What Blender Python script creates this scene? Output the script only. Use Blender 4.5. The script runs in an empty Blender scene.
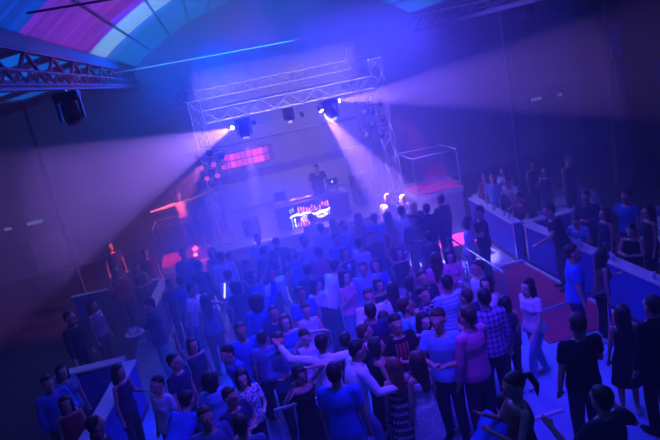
import bpy, bmesh, math, random
from mathutils import Vector, Matrix
random.seed(7)
SC = bpy.context.scene
COL = SC.collection
R = math.radians

# ------------------------------------------------------------------ camera
F_PX, ROLL, PITCH, YAW, CAM_H = 600.0, R(11.5), R(14.6), R(8.8), 5.5
fw = Vector((math.sin(YAW)*math.cos(PITCH), math.cos(YAW)*math.cos(PITCH), -math.sin(PITCH)))
rt0 = Vector((math.cos(YAW), -math.sin(YAW), 0))
up0 = rt0.cross(fw)
rt = rt0*math.cos(ROLL) - up0*math.sin(ROLL)
up = rt0*math.sin(ROLL) + up0*math.cos(ROLL)
CAM = Vector((0, 0, CAM_H))
cd = bpy.data.cameras.new('camera'); cam = bpy.data.objects.new('camera', cd); COL.objects.link(cam)
cd.sensor_width = 36; cd.lens = 36*F_PX/660; cd.clip_start = 0.05; cd.clip_end = 200
M4 = Matrix((rt, up, -fw)).transposed().to_4x4(); M4.translation = CAM
cam.matrix_world = M4
SC.camera = cam

def ray(px, py): return fw*F_PX + rt*(px-330) + up*(220-py)
def at_z(px, py, z):
    d = ray(px, py); return CAM + d*((z-CAM_H)/d.z)
def at_y(px, py, y):
    d = ray(px, py); return CAM + d*(y/d.y)

# ------------------------------------------------------------------ exposure, world
SC.view_settings.view_transform = 'Standard'
SC.view_settings.look = 'None'
SC.view_settings.exposure = 0.0
SC.view_settings.gamma = 1.0
SC.view_settings.use_curve_mapping = False
SC.cycles.use_denoising = True
SC.cycles.volume_bounces = 0
SC.cycles.max_bounces = 5
SC.cycles.transparent_max_bounces = 8
W = bpy.data.worlds.new('dusk_sky'); SC.world = W; W.use_nodes = True
W.node_tree.nodes['Background'].inputs[0].default_value = (0.28, 0.6, 1.0, 1)
W.node_tree.nodes['Background'].inputs[1].default_value = 1.9

# ------------------------------------------------------------------ lights
def look(o, tgt):
    o.rotation_euler = (Vector(tgt)-o.location).to_track_quat('-Z', 'Y').to_euler()
def spot(name, loc, tgt, power, color, ang, blend=0.3, rad=0.05):
    l = bpy.data.lights.new(name, 'SPOT'); l.energy = power; l.color = color
    l.spot_size = R(ang); l.spot_blend = blend; l.shadow_soft_size = rad
    o = bpy.data.objects.new(name, l); COL.objects.link(o); o.location = loc; look(o, tgt); return o
def area(name, loc, tgt, power, color, sx, sy, spread=180):
    l = bpy.data.lights.new(name, 'AREA'); l.energy = power; l.color = color
    l.shape = 'RECTANGLE'; l.size = sx; l.size_y = sy; l.spread = R(spread)
    o = bpy.data.objects.new(name, l); COL.objects.link(o); o.location = loc; look(o, tgt); return o
BLUE = (0.0, 0.05, 1.0); VIOLET = (0.085, 0.05, 1.0); LILAC = (0.44, 0.21, 1.0); PINK = (1.0, 0.05, 0.35)
# unseen lamps without fixtures, added to colour haze, roof, stage and crowd
area('stage_wash_fill', (2.6, 13.8, 6.3), (2.6, 9.6, 0.0), 160, (0.0, 0.012, 1.0), 5.0, 0.8, 90)
area('roof_wash_left_fill', (0.3, 19.6, 6.2), (0.5, 13.0, 2.0), 310, (0.0, 0.06, 1.0), 4.0, 2.0, 115)
area('roof_wash_right_fill', (5.4, 19.6, 6.2), (4.0, 13.0, 2.0), 440, (0.075, 0.07, 1.0), 4.0, 2.0, 110)
area('stage_back_fill', (2.2, 19.2, 5.7), (2.2, 16.4, 0.0), 235, (1.0, 0.62, 0.45), 5.0, 1.5, 105)
area('vault_wash_fill', (0.8, 14.5, 6.3), (-0.2, 18.0, 9.5), 300, (0.0, 0.20, 1.0), 5.0, 2.0, 130)
spot('floor_fill_spot', (4.3, 7.0, 6.2), (4.4, 6.9, 0.0), 330, (0.0, 0.01, 1.0), 54, 0.8, 0.4)
area('crowd_wash_fill', (2.0, 6.0, 6.4), (1.9, 9.6, 0.8), 270, (0.07, 0.015, 1.0), 3.0, 1.0, 90)
spot('smoke_fill_spot', (0.3, 13.4, 6.3), (0.2, 9.8, 0.0), 7500, (0.0, 0.03, 1.0), 56, 0.9, 0.4)
spot('blue_fill_beam', (3.6, 16.9, 5.3), (2.6, 8.5, 0.0), 3400, (0.0, 0.012, 1.0), 46, 0.9, 0.3)
spot('roof_pink_light', (1.5, 11.0, 6.0), (-1.2, 11.5, 7.6), 160, (1.0, 0.03, 0.45), 90, 0.8, 0.2)

# ------------------------------------------------------------------ materials
MATS = {}
def mat(name, color, rough=0.7, metal=0.0, noise=0.15, nscale=8.0, emit=None, estr=0.0, spec=0.4, bump=0.0):
    if name in MATS: return MATS[name]
    m = bpy.data.materials.new(name); m.use_nodes = True; MATS[name] = m
    nt = m.node_tree; b = nt.nodes['Principled BSDF']
    b.inputs['Roughness'].default_value = rough; b.inputs['Metallic'].default_value = metal
    b.inputs['Specular IOR Level'].default_value = spec
    tc = nt.nodes.new('ShaderNodeTexCoord'); nz = nt.nodes.new('ShaderNodeTexNoise')
    nz.inputs['Scale'].default_value = nscale; nz.inputs['Detail'].default_value = 3
    nt.links.new(tc.outputs['Object'], nz.inputs['Vector'])
    mx = nt.nodes.new('ShaderNodeMix'); mx.data_type = 'RGBA'
    c = Vector(color[:3])
    mx.inputs[6].default_value = (*(c*(1-noise)), 1); mx.inputs[7].default_value = (*[min(1, v) for v in c*(1+noise)], 1)
    nt.links.new(nz.outputs['Fac'], mx.inputs[0]); nt.links.new(mx.outputs[2], b.inputs['Base Color'])
    if bump:
        bp = nt.nodes.new('ShaderNodeBump'); bp.inputs['Strength'].default_value = bump
        nt.links.new(nz.outputs['Fac'], bp.inputs['Height']); nt.links.new(bp.outputs['Normal'], b.inputs['Normal'])
    if emit:
        b.inputs['Emission Color'].default_value = (*emit, 1); b.inputs['Emission Strength'].default_value = estr
    return m

def fabric(color, pattern='plain', c2=(0.02, 0.02, 0.03)):
    key = 'fabric_%s_%02d%02d%02d' % (pattern, int(color[0]*99), int(color[1]*99), int(color[2]*99)) + '_%02d' % int(c2[0]*99)
    if key in MATS: return MATS[key]
    if pattern == 'plain': return mat(key, color, 0.9, noise=0.22, nscale=5, spec=0.15, bump=0.25)
    m = bpy.data.materials.new(key); m.use_nodes = True; MATS[key] = m
    nt = m.node_tree; b = nt.nodes['Principled BSDF']; b.inputs['Roughness'].default_value = 0.9
    b.inputs['Specular IOR Level'].default_value = 0.15
    tc = nt.nodes.new('ShaderNodeTexCoord'); N = nt.nodes.new
    mx = N('ShaderNodeMix'); mx.data_type = 'RGBA'
    mx.inputs[6].default_value = (*color, 1); mx.inputs[7].default_value = (*c2, 1)
    def math_(op, a, bb=None, v=None):
        n = N('ShaderNodeMath'); n.operation = op; nt.links.new(a, n.inputs[0])
        if bb is not None: nt.links.new(bb, n.inputs[1])
        if v is not None: n.inputs[1].default_value = v
        return n.outputs[0]
    sep = N('ShaderNodeSeparateXYZ'); nt.links.new(tc.outputs['Object'], sep.inputs[0])
    if pattern == 'stripe':
        f = math_('GREATER_THAN', math_('SINE', math_('MULTIPLY', sep.outputs[2], v=110)), v=0.3)
    elif pattern == 'band':
        a = math_('GREATER_THAN', math_('SINE', math_('MULTIPLY', sep.outputs[2], v=55)), v=0.35)
        c = math_('GREATER_THAN', math_('SINE', math_('MULTIPLY', sep.outputs[0], v=190)), v=-0.1)
        f = math_('MULTIPLY', a, c)
    elif pattern == 'check':
        a = math_('GREATER_THAN', math_('SINE', math_('MULTIPLY', sep.outputs[2], v=95)), v=0.2)
        c = math_('GREATER_THAN', math_('SINE', math_('MULTIPLY', sep.outputs[0], v=95)), v=0.2)
        f = math_('MULTIPLY', math_('ADD', a, c), v=0.5)
    elif pattern == 'floral':
        vo = N('ShaderNodeTexVoronoi'); vo.inputs['Scale'].default_value = 22
        nt.links.new(tc.outputs['Object'], vo.inputs['Vector']); f = math_('LESS_THAN', vo.outputs['Distance'], v=0.42)
    elif pattern == 'print':
        zz = math_('LESS_THAN', math_('ABSOLUTE', math_('SUBTRACT', sep.outputs[2], v=1.27)), v=0.11)
        xx = math_('LESS_THAN', math_('ABSOLUTE', sep.outputs[0]), v=0.10)
        yy = math_('LESS_THAN', sep.outputs[1], v=-0.04)
        ss = math_('GREATER_THAN', math_('SINE', math_('MULTIPLY', sep.outputs[0], v=120)), v=-0.4)
        f = math_('MULTIPLY', math_('MULTIPLY', zz, xx), math_('MULTIPLY', yy, ss))
    nt.links.new(f, mx.inputs[0]); nt.links.new(mx.outputs[2], b.inputs['Base Color'])
    return m

def emis(name, color, s):
    if name in MATS: return MATS[name]
    m = bpy.data.materials.new(name); m.use_nodes = True; MATS[name] = m
    nt = m.node_tree; nt.nodes.remove(nt.nodes['Principled BSDF'])
    e = nt.nodes.new('ShaderNodeEmission'); e.inputs[0].default_value = (*color, 1); e.inputs[1].default_value = s
    nt.links.new(e.outputs[0], nt.nodes['Material Output'].inputs[0]); return m

# ------------------------------------------------------------------ mesh helpers
def box(bm, c, s, rz=0.0, mi=0, bev=0.0):
    M = Matrix.Translation(c) @ Matrix.Rotation(rz, 4, 'Z') @ Matrix.Diagonal((*s, 1))
    r = bmesh.ops.create_cube(bm, size=1, matrix=M)
    fs = {f for v in r['verts'] for f in v.link_faces}
    if bev:
        es = list({e for f in fs for e in f.edges})
        q = bmesh.ops.bevel(bm, geom=es, offset=bev, segments=2, affect='EDGES'); fs = set(q['faces']) | {f for f in fs if f.is_valid}
    for f in fs: f.material_index = mi
def bx(bm, x0, x1, y0, y1, z0, z1, mi=0, bev=0.0):
    box(bm, ((x0+x1)/2, (y0+y1)/2, (z0+z1)/2), (x1-x0, y1-y0, z1-z0), 0, mi, bev)
def tube(bm, pts, rad, n=10, side=None, caps='rr', mi=0):
    """swept tube; rad = list of r or (a, b); side = direction of the a axis; caps r = round, f = flat"""
    pts = [Vector(p) for p in pts]; rad = [(r, r) if not isinstance(r, (tuple, list)) else r for r in rad]
    d0 = (pts[1]-pts[0]).normalized(); d1 = (pts[-1]-pts[-2]).normalized()
    P, RR = [], []
    if caps[0] == 'r':
        m = (rad[0][0]+rad[0][1])/2
        for k, s in ((0.92, 0.38), (0.6, 0.8)): P.append(pts[0]-d0*m*k); RR.append((rad[0][0]*s, rad[0][1]*s))
    P += pts; RR += rad
    if caps[1] == 'r':
        m = (rad[-1][0]+rad[-1][1])/2
        for k, s in ((0.6, 0.8), (0.92, 0.38)): P.append(pts[-1]+d1*m*k); RR.append((rad[-1][0]*s, rad[-1][1]*s))
    rings = []; prev = side
    for i, p in enumerate(P):
        d = (P[min(i+1, len(P)-1)]-P[max(i-1, 0)]).normalized()
        if prev is None: prev = Vector((1, 0, 0)) if abs(d.x) < 0.9 else Vector((0, 1, 0))
        a = (Vector(side) if side is not None else prev); a = (a-d*a.dot(d))
        if a.length < 1e-4: a = d.orthogonal()
        a.normalize(); prev = a; b = d.cross(a)
        rings.append([bm.verts.new(p+a*(RR[i][0]*math.cos(2*math.pi*k/n))+b*(RR[i][1]*math.sin(2*math.pi*k/n))) for k in range(n)])
    fs = []
    for i in range(len(rings)-1):
        for k in range(n): fs.append(bm.faces.new((rings[i][k], rings[i][(k+1) % n], rings[i+1][(k+1) % n], rings[i+1][k])))
    fs.append(bm.faces.new(rings[0][::-1])); fs.append(bm.faces.new(rings[-1]))
    for f in fs: f.material_index = mi; f.smooth = True
def ball(bm, c, r, M=None, mi=0, seg=16, rings=10):
    r = (r, r, r) if not isinstance(r, (tuple, list)) else r
    T = Matrix.Translation(c) @ (M.to_4x4() if M is not None else Matrix.Identity(4)) @ Matrix.Diagonal((*r, 1))
    q = bmesh.ops.create_uvsphere(bm, u_segments=seg, v_segments=rings, radius=1, matrix=T)
    for f in {f for v in q['verts'] for f in v.link_faces}: f.material_index = mi; f.smooth = True
def lathe(bm, prof, c=(0, 0, 0), n=14, mi=0):
    rings = [[bm.verts.new((c[0]+r*math.cos(2*math.pi*k/n), c[1]+r*math.sin(2*math.pi*k/n), c[2]+z)) for k in range(n)] for r, z in prof]
    for i in range(len(rings)-1):
        for k in range(n):
            f = bm.faces.new((rings[i][k], rings[i][(k+1) % n], rings[i+1][(k+1) % n], rings[i+1][k])); f.smooth = True; f.material_index = mi
    bm.faces.new(rings[0][::-1]).material_index = mi; bm.faces.new(rings[-1]).material_index = mi
def fin(bm, name):
    me = bpy.data.meshes.new(name); bmesh.ops.recalc_face_normals(bm, faces=bm.faces); bm.to_mesh(me); bm.free(); return me
def obj(name, bm, m, parent=None, loc=None, rz=0.0):
    me = fin(bm, name) if isinstance(bm, bmesh.types.BMesh) else bm
    for mm in (m if isinstance(m, (list, tuple)) else [m]): me.materials.append(mm)
    o = bpy.data.objects.new(name, me); COL.objects.link(o)
    if parent is not None: o.parent = parent
    if loc is not None: o.location = loc
    o.rotation_euler.z = rz
    return o
def tag(o, label, cat, group=None):
    o['label'] = label; o['category'] = cat
    if group: o['group'] = group
    return o
def thing(name, label, cat, loc=(0, 0, 0), rz=0.0, group=None):
    o = bpy.data.objects.new(name, None); COL.objects.link(o); o.location = loc; o.rotation_euler.z = rz
    o.empty_display_size = 0.1
    return tag(o, label, cat, group)
def struct(name, bm, m, parent=None):
    o = obj(name, bm, m, parent); o['kind'] = 'structure'; return o
def dup(root, loc, rz=0.0, label=None, group=None):
    r = root.copy(); COL.objects.link(r); r.location = loc; r.rotation_euler.z = rz
    if label: r['label'] = label
    if group: r['group'] = group
    for ch in root.children:
        if ch.type == 'LIGHT': continue
        c = ch.copy(); COL.objects.link(c); c.parent = r
        for g in ch.children:
            d = g.copy(); COL.objects.link(d); d.parent = c
    return r
NB = bmesh.new
def remesh(bm, voxel, smooth=3, name='m'):
    me = fin(bm, name); o = bpy.data.objects.new('tmp', me); COL.objects.link(o)
    md = o.modifiers.new('r', 'REMESH'); md.mode = 'VOXEL'; md.voxel_size = voxel; md.use_smooth_shade = True
    if smooth:
        ms = o.modifiers.new('s', 'SMOOTH'); ms.factor = 0.5; ms.iterations = smooth
    dg = bpy.context.evaluated_depsgraph_get()
    out = bpy.data.meshes.new_from_object(o.evaluated_get(dg))
    bpy.data.objects.remove(o); bpy.data.meshes.remove(me); out.name = name
    return out

# ------------------------------------------------------------------ the hall
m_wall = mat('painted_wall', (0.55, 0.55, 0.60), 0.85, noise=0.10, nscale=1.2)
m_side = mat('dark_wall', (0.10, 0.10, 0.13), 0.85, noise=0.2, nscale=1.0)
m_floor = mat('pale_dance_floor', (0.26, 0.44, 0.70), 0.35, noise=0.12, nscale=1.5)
m_red = mat('red_carpet', (0.5, 0.05, 0.12), 0.95, noise=0.15, nscale=14, spec=0.1)
m_dark = mat('dark_steel', (0.10, 0.10, 0.12), 0.5, metal=0.3)
m_black = mat('black_plastic', (0.02, 0.02, 0.025), 0.5)
m_alu = mat('aluminium', (0.75, 0.75, 0.78), 0.35, metal=0.9, noise=0.05)
m_white = mat('white_paint', (0.8, 0.8, 0.82), 0.6, noise=0.04)
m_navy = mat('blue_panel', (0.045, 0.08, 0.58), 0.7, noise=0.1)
m_navy2 = mat('lit_blue_panel', (0.15, 0.2, 0.9), 0.6, noise=0.05)
m_stage = mat('stage_deck', (0.08, 0.08, 0.10), 0.6)
XL, XR, YB, ZS = -9.5, 15.0, 23.0, 6.5
VX, VH, VR, VZ = 3.0, 5.28, 8.88, -0.57   # vault: centre x, half width, radius, circle centre z
bm = NB(); bx(bm, XL, XR, -3, YB, -0.2, 0); struct('floor', bm, m_floor)
m_aisleshade = mat('shade_aisle_floor', (0.05, 0.05, 0.06), 0.6, noise=0.2)  # thin dark sheets over the aisle floors, shade put into their colour
bm = NB(); bx(bm, XL, -2.95, -3, YB, 0, 0.008); struct('floor_left', bm, m_aisleshade)
bm = NB(); bx(bm, 6.6, XR, -3, YB, 0, 0.008); struct('floor_right', bm, m_aisleshade)
def roof_z(x): return VZ+math.sqrt(max(0, VR**2-(x-VX)**2))
# gable wall behind the stage with its arched top
bm = NB(); n = 24
top = [Vector((VX-VH+2*VH*k/n, 0, 0)) for k in range(n+1)]
for y0, y1 in ((YB, YB+0.2),):
    pts = [(XL, 0), (XR, 0), (XR, 5.6)] + [(p.x, roof_z(p.x)) for p in reversed(top)] + [(XL, 5.6)]
    A = [bm.verts.new((x, y0, z)) for x, z in pts]; B = [bm.verts.new((x, y1, z)) for x, z in pts]
    bm.faces.new(A); bm.faces.new(B[::-1])
    for i in range(len(pts)): bm.faces.new((A[i], A[(i+1) % len(pts)], B[(i+1) % len(pts)], B[i]))
struct('wall_back', bm, m_wall)
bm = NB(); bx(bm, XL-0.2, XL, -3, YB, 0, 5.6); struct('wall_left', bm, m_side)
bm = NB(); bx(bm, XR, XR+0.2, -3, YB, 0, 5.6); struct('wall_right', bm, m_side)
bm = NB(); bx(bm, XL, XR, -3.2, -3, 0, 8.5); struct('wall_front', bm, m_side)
# vaulted roof of corrugated translucent sheets, laid in coloured bays
def sheet_mat(name, c, tr, gloss=0.25):
    m = bpy.data.materials.new(name); m.use_nodes = True; nt = m.node_tree; N = nt.nodes.new
    nt.nodes.remove(nt.nodes['Principled BSDF'])
    tc = N('ShaderNodeTexCoord'); mp = N('ShaderNodeMapping'); mp.inputs['Scale'].default_value = (0.12, 6.0, 0.12)
    nz = N('ShaderNodeTexNoise'); nz.inputs['Scale'].default_value = 2.2; nz.inputs['Detail'].default_value = 4
    nt.links.new(tc.outputs['Object'], mp.inputs[0]); nt.links.new(mp.outputs[0], nz.inputs['Vector'])
    mx = N('ShaderNodeMix'); mx.data_type = 'RGBA'; c = Vector(c)
    mx.inputs[6].default_value = (*(c*0.15), 1); mx.inputs[7].default_value = (*[min(1, v) for v in c*1.85], 1)
    nt.links.new(nz.outputs['Fac'], mx.inputs[0])
    t = N('ShaderNodeBsdfTranslucent'); d = N('ShaderNodeBsdfDiffuse'); g = N('ShaderNodeBsdfGlossy')
    g.inputs['Roughness'].default_value = 0.3
    for s in (t, d): nt.links.new(mx.outputs[2], s.inputs['Color'])
    a = N('ShaderNodeMixShader'); a.inputs[0].default_value = tr
    nt.links.new(d.outputs[0], a.inputs[1]); nt.links.new(t.outputs[0], a.inputs[2])
    b = N('ShaderNodeMixShader'); b.inputs[0].default_value = gloss*0.4
    nt.links.new(a.outputs[0], b.inputs[1]); nt.links.new(g.outputs[0], b.inputs[2])
    nt.links.new(b.outputs[0], nt.nodes['Material Output'].inputs[0]); return m
s_cyan = sheet_mat('cyan_roof_sheet', (0.01, 0.24, 0.75), 0.75)
s_purple = sheet_mat('purple_roof_sheet', (0.46, 0.035, 0.46), 0.70)
s_pale = sheet_mat('pale_roof_sheet', (0.55, 0.55, 0.98), 0.85)
s_blue = sheet_mat('blue_roof_sheet', (0.01, 0.10, 0.6), 0.6)
bays = [(-3.2, 8.9, s_blue), (8.9, 14.0, s_purple), (14.0, 16.3, s_pale), (16.3, YB+0.2, s_cyan)]
bm = NB()
ny_step = 0.085
for y0, y1, sm in bays:
    k = int(round((y1-y0)/ny_step)); na = 26
    rows = []
    for j in range(k+1):
        y = y0+(y1-y0)*j/k; dz = 0.018*(1 if j % 2 else -1)
        rows.append([bm.verts.new((VX-VH+2*VH*i/na, y, roof_z(VX-VH+2*VH*i/na)+0.03+dz)) for i in range(na+1)])
    mi = bays.index((y0, y1, sm))
    for j in range(k):
        for i in range(na):
            f = bm.faces.new((rows[j][i], rows[j][i+1], rows[j+1][i+1], rows[j+1][i])); f.material_index = mi
ceil = struct('ceiling', bm, [b[2] for b in bays])
bm = NB()
for x in (VX-VH, VX+VH): bx(bm, x-0.06, x+0.06, -3, YB, 6.44, 6.66)
struct('trim_6', bm, m_dark)
# purlins along the hall, arch ribs across it
bm = NB()
for k in range(1, 14):
    x = VX-VH+2*VH*k/14; z = roof_z(x); box(bm, (x, (YB-3)/2, z-0.03), (0.035, YB+3, 0.05))
struct('trim_1', bm, m_dark)
bm = NB()
for y in (-1.0, 2.0, 5.0):
    tube(bm, [(VX-VH+2*VH*k/20, y, roof_z(VX-VH+2*VH*k/20)-0.08) for k in range(21)], [0.035]*21, 6)
struct('trim_2', bm, m_dark)
# aisle roofs
m_aisle = sheet_mat('aisle_roof_sheet', (0.01, 0.14, 0.75), 0.8)
m_aisle_dark = mat('aisle_ceiling', (0.2, 0.2, 0.25), 0.9)
def aisle_z(x): return 5.5+(x-XL)/(VX-VH-XL)*1.0
def slab(bm, x0, x1, y0, y1, zf):
    lo = [bm.verts.new((x, y, zf(x))) for x, y in ((x0, y0), (x1, y0), (x1, y1), (x0, y1))]; hi = [bm.verts.new((v.co.x, v.co.y, v.co.z+0.1)) for v in lo]
    bm.faces.new(lo); bm.faces.new(hi[::-1])
    for k in range(4): bm.faces.new((lo[k], lo[(k+1) % 4], hi[(k+1) % 4], hi[k]))
sky = [(5.4, 7.0), (7.6, 9.2), (9.8, 11.4), (12.0, 13.6), (14.4, 16.0), (17.0, 19.4)]
bm = NB(); slab(bm, XL, -5.2, -3, YB, aisle_z); ys = [-3]+[v for p in sky for v in p]+[YB]
for k in range(0, len(ys), 2): slab(bm, -5.2, VX-VH, ys[k], ys[k+1], aisle_z)
slab(bm, VX+VH, XR, -3, YB, lambda x: 6.5-(x-VX-VH)/(XR-VX-VH))
struct('ceiling_aisle', bm, m_aisle_dark)
for k, (y0, y1) in enumerate(sky):
    bm = NB(); bm.faces.new([bm.verts.new((x, y, aisle_z(x)+0.05)) for x, y in ((-5.2, y0), (VX-VH, y0), (VX-VH, y1), (-5.2, y1))])
    struct('window_%d' % (k+1), bm, m_aisle)
# girders at the vault springing (a lattice each side)
def girder(x, label):
    t = thing('roof_girder', label, 'girder', (x, 0, 5.95))
    for z, nm in ((0, 'bottom_chord'), (0.5, 'top_chord')):
        bm = NB(); box(bm, (0, (YB-3)/2, z), (0.14 if z == 0 else 0.10, YB+3-0.1, 0.12 if z == 0 else 0.08)); obj(nm, bm, m_girder, t)
    bm = NB(); y = -2.8; k = 0
    while y < YB-0.9:
        a, b = (0.05, 0.47) if k % 2 == 0 else (0.47, 0.05)
        tube(bm, [(0, y, a), (0, y+0.8, b)], [0.035, 0.035], 6); y += 0.8; k += 1
    obj('lattice', bm, m_girder, t)
    bm = NB(); y = -2.8; k = 0
    while y < YB-0.9:
        tube(bm, [(0.12, y, 0.02 if k % 2 else 0.17), (0.12, y+0.25, 0.17 if k % 2 else 0.02)], [0.014]*2, 5); y += 0.25; k += 1
    tube(bm, [(0.12, -2.8, 0.18), (0.12, YB-0.2, 0.18)], [0.02]*2, 6)
    tube(bm, [(0.12, -2.8, 0.0), (0.12, YB-0.2, 0.0)], [0.02]*2, 6)
    obj('cable_ladder', bm, m_girder, t)
    return t
m_girder = mat('painted_girder', (0.30, 0.12, 0.20), 0.5, noise=0.2)
girder(VX-VH, 'lattice roof girder along the left edge of the vaulted ceiling')
girder(VX+VH, 'lattice roof girder along the right edge of the vaulted ceiling')
for y, lab, z in ((15.1, 'bright thin tie cable crossing the hall above the stage truss', 6.19), (20.5, 'faint tie cable behind the stage truss, near the gable wall', 6.0),
               (8.2, 'dark tie rod under the purple roof sheets', 6.75)):
    bm = NB(); r = 0.012 if y > 10 else 0.016
    hw = VH if y > 10 else 4.85
    tube(bm, [(VX-hw, y, z), (VX, y, z-0.06), (VX+hw, y, z)], [r]*3, 6)
    tag(obj('tie_cable', bm, m_alu if y > 10 else m_dark), lab, 'cable', 'tie cables across the hall')
# columns of the nave
col_n = 1
for x in (VX-VH-2.3, VX+VH+0.3):
    for y in ((16.9,) if x < 0 else (9.0, 16.6)):
        bm = NB(); bx(bm, x-0.05, x+0.05, y-0.05, y+0.05, 0, 6.0); bx(bm, x-0.2, x+0.2, y-0.2, y+0.2, 0, 0.06)
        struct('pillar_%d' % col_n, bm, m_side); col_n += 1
# back wall mouldings and panels
def wallpanel(name, x0, x1, z0, z1, m, d=0.06, y=YB):
    bm = NB(); bx(bm, x0, x1, y-d, y-0.002, z0, z1, bev=0.01); return struct(name, bm, m)
# red carpet of the VIP aisle, and the step edge with its metal strip
bm = NB(); bx(bm, 4.78, 6.38, 8.9, 12.6, 0.0, 0.015); o = struct('floor_carpet', bm, m_red)
for args, lab in (((5.72, 6.36, 12.6, 12.66, 0, 0.09), 'short bright metal step strip at the far end of the red carpet'),
                  ((6.30, 6.36, 9.0, 12.55, 0, 0.06), 'thin metal kick strip along the foot of the right partition'),
                  ((2.0, 3.9, 7.05, 7.10, 0, 0.05), 'floor edge strip below the front handrail')):
    bm = NB(); bx(bm, *args); tag(obj('floor_strip', bm, m_white), lab, 'floor strip')

# ------------------------------------------------------------------ stage
SZ = 1.05
bm = NB(); bx(bm, -0.8, 5.0, 16.4, 21.14, 0, SZ-0.05); 
stage = thing('stage', 'low dark stage platform carrying the booth at the far end of the hall', 'stage')
obj('platform', bm, m_stage, stage)
bm = NB(); bx(bm, -0.85, 5.05, 16.34, 21.14, SZ-0.05, SZ, bev=0.01); obj('deck', bm, m_stage, stage)
bm = NB(); bx(bm, -0.85, 5.05, 16.31, 16.338, SZ-0.045, SZ); obj('edge_strip', bm, m_alu, stage)
# backdrop wall of the stage with its long pale banner
bm = NB(); bx(bm, -1.1, 4.95, 21.3, 21.45, 0, 3.9); struct('wall_stage', bm, m_wall)
bm = NB(); bx(bm, -0.95, 4.35, 21.22, 21.298, 1.08, 2.05, bev=0.01); tag(obj('banner', bm, m_white), 'long pale blank banner on the stage back wall behind the booth', 'banner')
bm = NB(); bx(bm, -1.1, 4.95, 21.2, 21.298, 2.10, 2.36); struct('trim_3', bm, m_navy)
bm = NB(); bx(bm, 4.40, 4.95, 21.15, 21.298, SZ, 2.36); struct('trim_4', bm, m_dark)
bm = NB(); bx(bm, -1.1, 4.95, 21.2, 21.298, 3.35, 3.42); struct('trim_5', bm, m_dark)
# pink LED panel wall
led = thing('led_wall', 'pink glowing grid of square light panels above the banner, left of the booth', 'light panel', (0.02, 21.2, 2.56))
bm = NB(); bx(bm, 0, 1.75, 0.02, 0.07, 0, 0.56); obj('backing', bm, m_dark, led)
pk = [emis('pink_led_%d' % k, (1.0, 0.06, 0.42), s) for k, s in enumerate((0.5, 1.0, 1.8))]
for i in range(8):
    for j in range(2):
        bm = NB(); bx(bm, 0.02+i*0.2, 0.20+i*0.2, -0.012, 0.018, 0.03+j*0.26, 0.25+j*0.26, bev=0.004)
        obj('panel', bm, pk[(1, 2, 1, 1, 1, 2, 2, 0)[i]] if not (i in (2, 3) and j == 1) else pk[1], led)
area('pink_panel_light', (0.8, 21.1, 2.8), (0.8, 15, 2.0), 10, PINK, 1.6, 0.5)
# DJ booth
booth = thing('dj_booth', 'dark booth with a glowing patterned screen on its front, on the stage', 'booth', (2.2, 17.2, SZ))
bm = NB(); bx(bm, -1.05, 1.1, -0.3, 0.5, 0, 0.66, bev=0.01); obj('cabinet', bm, m_black, booth)
bm = NB(); bx(bm, -1.08, 1.13, -0.33, 0.53, 0.66, 0.70, bev=0.008); obj('worktop', bm, m_dark, booth)
bm = NB(); bx(bm, -0.74, 0.50, -0.345, -0.302, 0.02, 0.655, bev=0.006); scr = obj('screen', bm, m_black, booth)
random.seed(11)
bm = NB(); Yf = -0.352
cols = [emis('screen_white', (1.0, 0.92, 0.95), 7), emis('screen_pink', (1.0, 0.18, 0.40), 5), emis('screen_red', (0.95, 0.10, 0.15), 3.5),
        emis('screen_blue', (0.25, 0.45, 1.0), 4), emis('screen_lilac', (0.62, 0.35, 1.0), 4)]
def q(x0, x1, z0, z1, mi):
    bm.faces.new([bm.verts.new(p) for p in ((x0, Yf, z0), (x1, Yf, z0), (x1, Yf, z1), (x0, Yf, z1))]).material_index = mi
W_, X0 = 1.20, -0.72
for i in range(15):
    u = i/15; x = X0+0.012+u*W_
    if 5 < i < 12 and i != 8: tops = [(0.46, 0.52, 1)]
    else: tops = [(0.47, 0.60, (3, 3, 0, 4, 1, 1, 1, 4, 2, 1, 2, 1, 1, 1, 1)[i])]
    if i not in (2, 10): 
        for z0, z1, c in tops: q(x+0.01, x+0.045, z0+0.03*math.sin(i*1.7), z1+0.02*math.sin(i*2.3), c)
    if i < 8: q(x+0.01, x+0.04, 0.03+0.01*math.sin(i), 0.15+0.01*math.cos(i*2), (3, 0, 4, 1, 1, 2, 1, 2)[i])
    if i < 2 or i > 12: q(x+0.01, x+0.04, 0.19, 0.30, (3, 0)[i % 2])
for i in range(30):    # wavy white band across the middle
    u = i/30; x = X0+u*W_; z = 0.35+0.035*math.sin(u*7)+0.02*math.sin(u*19); q(x, x+W_/30+0.002, z-0.022, z+0.026, 0)
for cx in (0.36, 0.76):
    for k in range(20):  # two ring-shaped flowers under the band
        a = 2*math.pi*k/20; rr = 0.085+0.03*(k % 2); x = X0+cx*W_+rr*1.25*math.cos(a); z = 0.235+rr*0.75*math.sin(a); s = 0.018
        q(x-s, x+s, z-s*0.7, z+s*0.7, (0, 1, 0, 4)[k % 4])
    for k in range(7):
        x = X0+cx*W_+random.uniform(-.05, .05); z = 0.235+random.uniform(-.03, .03); q(x-.012, x+.012, z-.008, z+.008, (0, 1)[k % 2])
for i in range(16):
    x = X0+(0.18+0.62*i/16)*W_; z = 0.41+0.03*math.sin(i*2.1); q(x, x+0.03, z, z+0.03, (0, 1, 1, 4)[i % 4])
obj('screen_picture', bm, cols, scr)
area('screen_glow_light', (2.1, 16.8, 1.4), (2.1, 12, 0.8), 14, (0.8, 0.35, 0.9), 1.2, 0.6)
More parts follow.
